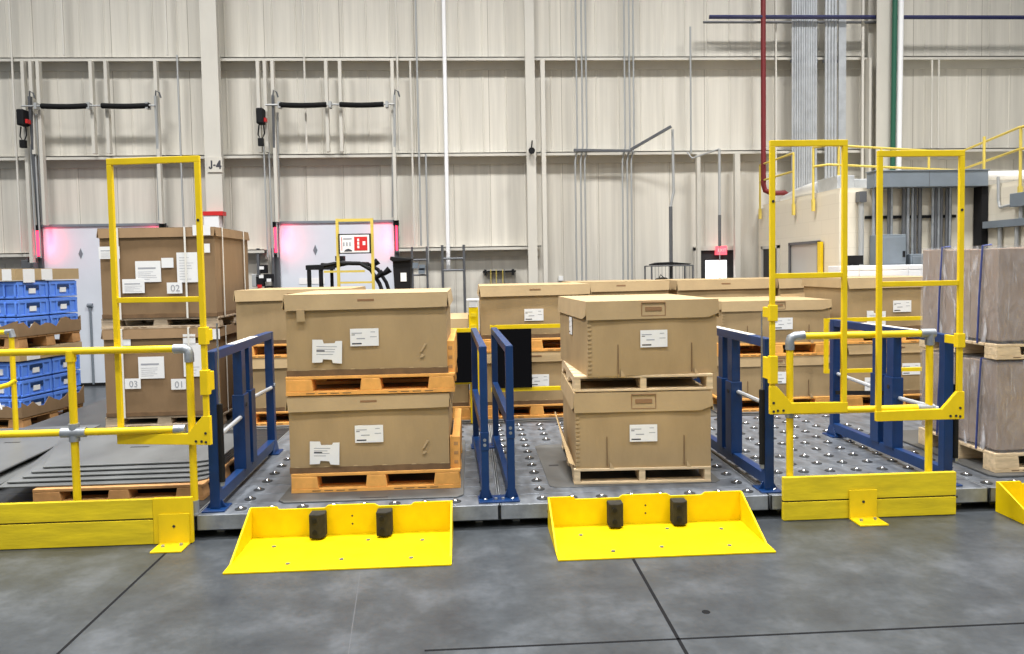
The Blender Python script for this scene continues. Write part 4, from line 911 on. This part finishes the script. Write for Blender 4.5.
def gate(label, x0, x1, z0, z1, zm, y, hinge, hz, m='yellow', rz=0, back=.016):
    t = thing('lift_gate', label, 'gate', (x0, y, z0), rz); w = x1 - x0; h = z1 - z0; q = .042; yy = .013; my = M[m]
    L0 = -.008 if hinge == 'r' else 0
    MB().box(0, q - .006, -yy, yy, .05, h - q, my).build('upright', t, bevel=.003); MB().box(w - q + .006, w, -yy, yy, .05, h - q, my).build('upright', t, bevel=.003)
    MB().box(0, w, -yy, yy, h - q, h, my).build('top_bar', t, bevel=.003); MB().box(q - .006, w - q + .006, -yy * .8, yy * .8, zm - z0 - .018, zm - z0 + .018, my).build('cross_bar', t, bevel=.003)
    g = .15
    pts = [(-.004, 0), (w + .004, 0), (w + .004, .07), (w - .04, .07 + .0), (g, .075), (.045, .075 + g * .8), (-.004, .075 + g * .8)] if hinge == 'l' else [(-.004, 0), (w + .012, 0), (w + .012, .075 + g * .8), (w - .04, .075 + g * .8), (w - g, .075), (-.004, .07)]
    MB().prism(pts, -yy - .004, yy, 'y', my).build('bottom_plate', t, bevel=.003)
    hx = .02 if hinge == 'l' else w - .02
    for a, c in hz:
        hb = MB().box(hx - .026, hx + .030, -yy - .010, yy + .012, a - z0, c - z0, my)
        if back > .02: hb.box(hx - .010, hx + .012, yy + .010, yy + back, a - z0 + .02, c - z0 - .02, my)
        hb.build('hinge_bracket', t, bevel=.004)
    for dx, dz in ((.02, .02), (.05, .025), (.09, .025), (.02, .08)):
        X = dx if hinge == 'l' else w - dx
        MB().tube([(X, -yy - .008, dz), (X, -yy - .003, dz)], .009, M['dark'], 8).build('bolt', t)
    MB().tube([(.02 if hinge == 'l' else w - .02, -yy - .003, h * .78), (.02 if hinge == 'l' else w - .02, -yy + .002, h * .78)], .010, M['dark'], 8).build('bolt', t)
    return t
gate('tall yellow lift gate at the left, behind the left pipe railing', -2.411, -1.757, .653, 2.58, 1.632, 5.176, 'r', ((1.328, 1.446), (.99, 1.158)), rz=-9.5, back=.09)
gate('tall yellow lift gate hinged on blue post right of the light wood stack', 2.065, 2.611, .757, 2.644, 1.716, 5.035, 'l', ((1.405, 1.517), (.97, 1.163)), back=.14)
gate('tall yellow lift gate in front of the wrapped load', 2.825, 3.447, .685, 2.567, 1.645, 5.035, 'r', ((1.19, 1.29),), back=.14)

# ------------------------------------------------------------------ blue rails
def fence(label, x, rz=1.2, mids=True, strut=None, tubes=(), strip_span=None, brace=False):
    t = thing('blue_rail', label, 'rail', (x, 5.235, DZ), rz); B = M['blue']; q = .034
    zt = 1.265 - DZ
    MB().box(-.078, .078, -.085, .095, 0, .012, B).build('base_plate', t, bevel=.003)
    MB().box(-q, q, -q, q, .012, zt, B).prism([(-.07, .012), (.07, .012), (q, .07), (-q, .07)], -.006, .006, 'y', B).build('post', t, bevel=.003)
    MB().box(-q, q, 1.60 - q, 1.60 + q, .012, zt, B).prism([(1.60 - .09, .012), (1.60 + .09, .012), (1.60 + q, .10), (1.60 - q, .10)], -q - .004, q + .004, 'x', B).build('post', t, bevel=.003); MB().box(-.078, .078, 1.50, 1.69, 0, .012, B).build('base_plate', t, bevel=.003)
    MB().box(-q + .002, q - .002, -q + .002, 1.60 + q - .002, zt - .062, zt + .002, B).build('top_rail', t, bevel=.003); MB().box(-q * .9, q * .9, 0, 1.60, .045, .125, B).build('bottom_rail', t, bevel=.003)
    if mids:
        for a in (.60, .81):
            MB().box(-q, q, a, a + .10, .1, zt - .06, B).build('post', t, bevel=.003)
        MB().box(-q - .012, q + .012, .59, .72, .12, .70, B).box(-q - .012, q + .012, .80, .92, .12, .70, B).build('sleeve', t, bevel=.004)
        MB().tube([(q + .001, .65, .62), (q + .016, .65, .62)], .018, M['dark'], 8).build('bolt', t); MB().tube([(-q - .016, .65, .62), (-q - .011, .65, .62)], .018, M['dark'], 8).build('bolt', t)
    for (y0, z0, y1, z1) in tubes: MB().tube([(q * .4, y0, z0 - DZ), (q * .4, y1, z1 - DZ)], .017, M['galv_lt'], 8).tube([(q * .4 + .03, y0 if y0 > y1 else y1, max(z0, z1) - DZ), (q * .4 - .03, y0 if y0 > y1 else y1, max(z0, z1) - DZ)], .02, M['galv'], 8).build('cross_tube', t)
    if strut:
        s = strut
        MB().tube([(s * .055, -.03, .20), (s * .055, -.03, .74)], .020, M['black'], 10).build('gas_strut', t); MB().tube([(s * .055, -.03, .74), (s * .055, -.03, 1.30)], .007, M['ball'], 8).build('strut_rod', t); MB().box(s * .055 - .01, s * .055 + .01, -.045, -.015, .17, .21, M['galv']).build('strut_end', t)
    if strip_span: MB().box(-q + .004, q - .004, strip_span[0], strip_span[1], zt + .001, zt + .005, M['cond_w']).build('pale_strip', t, label='pale grey strip on the top rail')  # paler strip laid along part of the rail top
    if brace: MB().bar((-.01, .75, .55), (-.01, 1.55, .42), .02, .035, M['black']).build('diagonal_brace', t)
    return t
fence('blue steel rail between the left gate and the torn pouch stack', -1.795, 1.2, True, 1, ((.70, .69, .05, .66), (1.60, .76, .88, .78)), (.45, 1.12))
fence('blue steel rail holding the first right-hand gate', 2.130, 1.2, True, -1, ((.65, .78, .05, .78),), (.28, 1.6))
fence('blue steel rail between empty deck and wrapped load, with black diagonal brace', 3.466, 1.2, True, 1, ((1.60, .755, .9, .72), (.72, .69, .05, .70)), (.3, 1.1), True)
# the double rail in the middle shares one base plate
def double_rail():
    t = thing('double_rail', 'pair of parallel blue rails on one base between the two front stacks', 'rail', (.172, 5.235, DZ), 1.9); B = M['blue']; q = .027; zt = 1.258 - DZ
    MB().box(-.145, .145, -.09, .07, 0, .012, B).build('base_plate', t, bevel=.003); MB().box(-.14, .14, 1.50, 1.68, 0, .012, B).build('base_plate', t, bevel=.003)
    for s, zmid in ((-1, .70), (1, .76)):
        c = s * .092
        MB().box(c - q, c + q, -q, q, .012, zt, B).prism([(c - q * 1.9, .012), (c + q * 1.9, .012), (c + q, .08), (c - q, .08)], -.006, .006, 'y', B).build('post', t, bevel=.003)
        MB().box(c - q, c + q, 1.60 - q, 1.60 + q, .012, zt, B).prism([(1.53, .012), (1.67, .012), (1.60 + q, .10), (1.60 - q, .10)], c - q - .01, c + q + .01, 'x', B).build('post', t, bevel=.003)
        MB().box(c - q + .002, c + q - .002, -q + .002, 1.6 + q - .002, zt - .055, zt + .002, B).build('top_rail', t, bevel=.003); MB().box(c - q * .9, c + q * .9, 0, 1.6, zmid - .09 - DZ, zmid - DZ, B).build('middle_rail', t, bevel=.003); MB().box(c - q * .9, c + q * .9, 0, 1.6, .03, .10, B).build('bottom_rail', t, bevel=.003)
        for z in (.40, .435): MB().tube([(c, -q - .006, z + (.08 if s > 0 else 0)), (c, -q, z + (.08 if s > 0 else 0))], .012, M['galv'], 8).build('bolt', t)
        MB().box(c - q - .003, c + q + .003, -q - .004, q + .003, .36 + (.08 if s > 0 else 0), .49 + (.08 if s > 0 else 0), B).build('joint_sleeve', t, bevel=.003)
    for x in (-.02, .03): MB().tube([(x, -.04, .012), (x, -.04, .024)], .012, M['galv'], 6).build('bolt', t)
double_rail()

# ------------------------------------------------------------------ yellow wheel stops on the floor
def stop(label, x0, w=1.362, bumpers=True):
    t = thing('dock_stop', label, 'dock stop', (x0, 4.465, 0)); Yh = M['yellow_hi']; D = .595
    MB().prism([(0, 0), (w + .004, 0), (w, D), (0, D)], .001, .012, 'z', Yh).build('base_plate', t, bevel=.002)
    MB().prism([(0, .012), (w, .012), (w, .218), (w - .26, .218), (w - .285, .200), (w - .50, .200), (w - .53, .218), (.52, .218), (.495, .200), (.19, .200), (.178, .218), (0, .218)], D - .012, D, 'y', Yh).build('back_plate', t, bevel=.002)
    for a in (0, w - .012): MB().prism([(.12, .012), (D - .012, .012), (D - .012, .218), (D - .03, .218)], a, a + .012, 'x', Yh).build('side_gusset', t, bevel=.002)
    for px, py in ((.2, .40), (.68, .14), (w - .2, .42), (w / 2 + .12, .46), (.36, .1), (w - .25, .12)): MB().tube([(px, py, .0115), (px, py, .017)], .014, M['grey_dk'], 8).build('anchor_bolt', t)
    for z in (.085, .14): MB().tube([(w / 2, D - .0135, z), (w / 2, D - .0115, z)], .007, M['dark'], 8).build('bolt_hole', t)
    if bumpers:
        for s in (-1, 1):
            c = w / 2 + s * .222
            bm = MB().prism([(c - .050, D - .012), (c - .050, D - .105), (c + .020, D - .115), (c + .052, D - .085), (c + .052, D - .012)], .024, .186, 'z', M['bumper']).build('rubber_bumper', t, bevel=.006)
            for z in (.065, .145): MB().tube([(c - .012, D - .1165, z), (c - .012, D - .109, z)], .017, M['black'], 10).build('bolt_recess', bm)
    return t
stop('bright yellow floor stop with two rubber bumpers below the torn pouch stack', -1.512)
stop('bright yellow floor stop with two rubber bumpers below the light wood stack', .505)
stop('bright yellow floor stop cut by the right edge of the photo', 3.725)

# ------------------------------------------------------------------ light
def area(name, loc, sx, sy, e, rot=(0, 0, 0), col=(1, .99, .975)):
    l = bpy.data.lights.new(name, 'AREA'); l.shape = 'RECTANGLE'; l.size = sx; l.size_y = sy; l.energy = e; l.color = col; l.spread = R(125)
    o = bpy.data.objects.new(name, l); COL.objects.link(o); o.location = loc; o.rotation_euler = rot; return o
for x in (-6, 0, 6):
    for y, e in ((-3.5, 300), (1.5, 430), (6.8, 800)): area('high_bay_lamp', (x, y, 11.2), 2.6, .9, e)
w = bpy.data.worlds.new('hall'); SC.world = w; w.use_nodes = True
w.node_tree.nodes['Background'].inputs[0].default_value = (.93, .97, 1, 1); w.node_tree.nodes['Background'].inputs[1].default_value = .46

# ------------------------------------------------------------------ camera
yaw, pit, rol, f = R(3.197), R(2.720), R(-1.001), 745.
fw = Vector((math.sin(yaw) * math.cos(pit), math.cos(yaw) * math.cos(pit), -math.sin(pit)))
rt = Vector((math.cos(yaw), -math.sin(yaw), 0)); up = rt.cross(fw)
r2 = math.cos(rol) * rt + math.sin(rol) * up; u2 = -math.sin(rol) * rt + math.cos(rol) * up
cd = bpy.data.cameras.new('camera'); cd.sensor_width = 36; cd.lens = f / 1024 * 36; cd.shift_y = -23.1 / 1024; cd.clip_start = .05; cd.clip_end = 100
co = bpy.data.objects.new('camera', cd); COL.objects.link(co)
mw = Matrix((r2, u2, -fw)).transposed().to_4x4(); mw.translation = (0, 0, 1.8); co.matrix_world = mw
SC.camera = co
SC.view_settings.view_transform = 'Standard'; SC.view_settings.look = 'None'; SC.view_settings.gamma = 1; SC.view_settings.use_curve_mapping = False
SC.view_settings.exposure = -.25
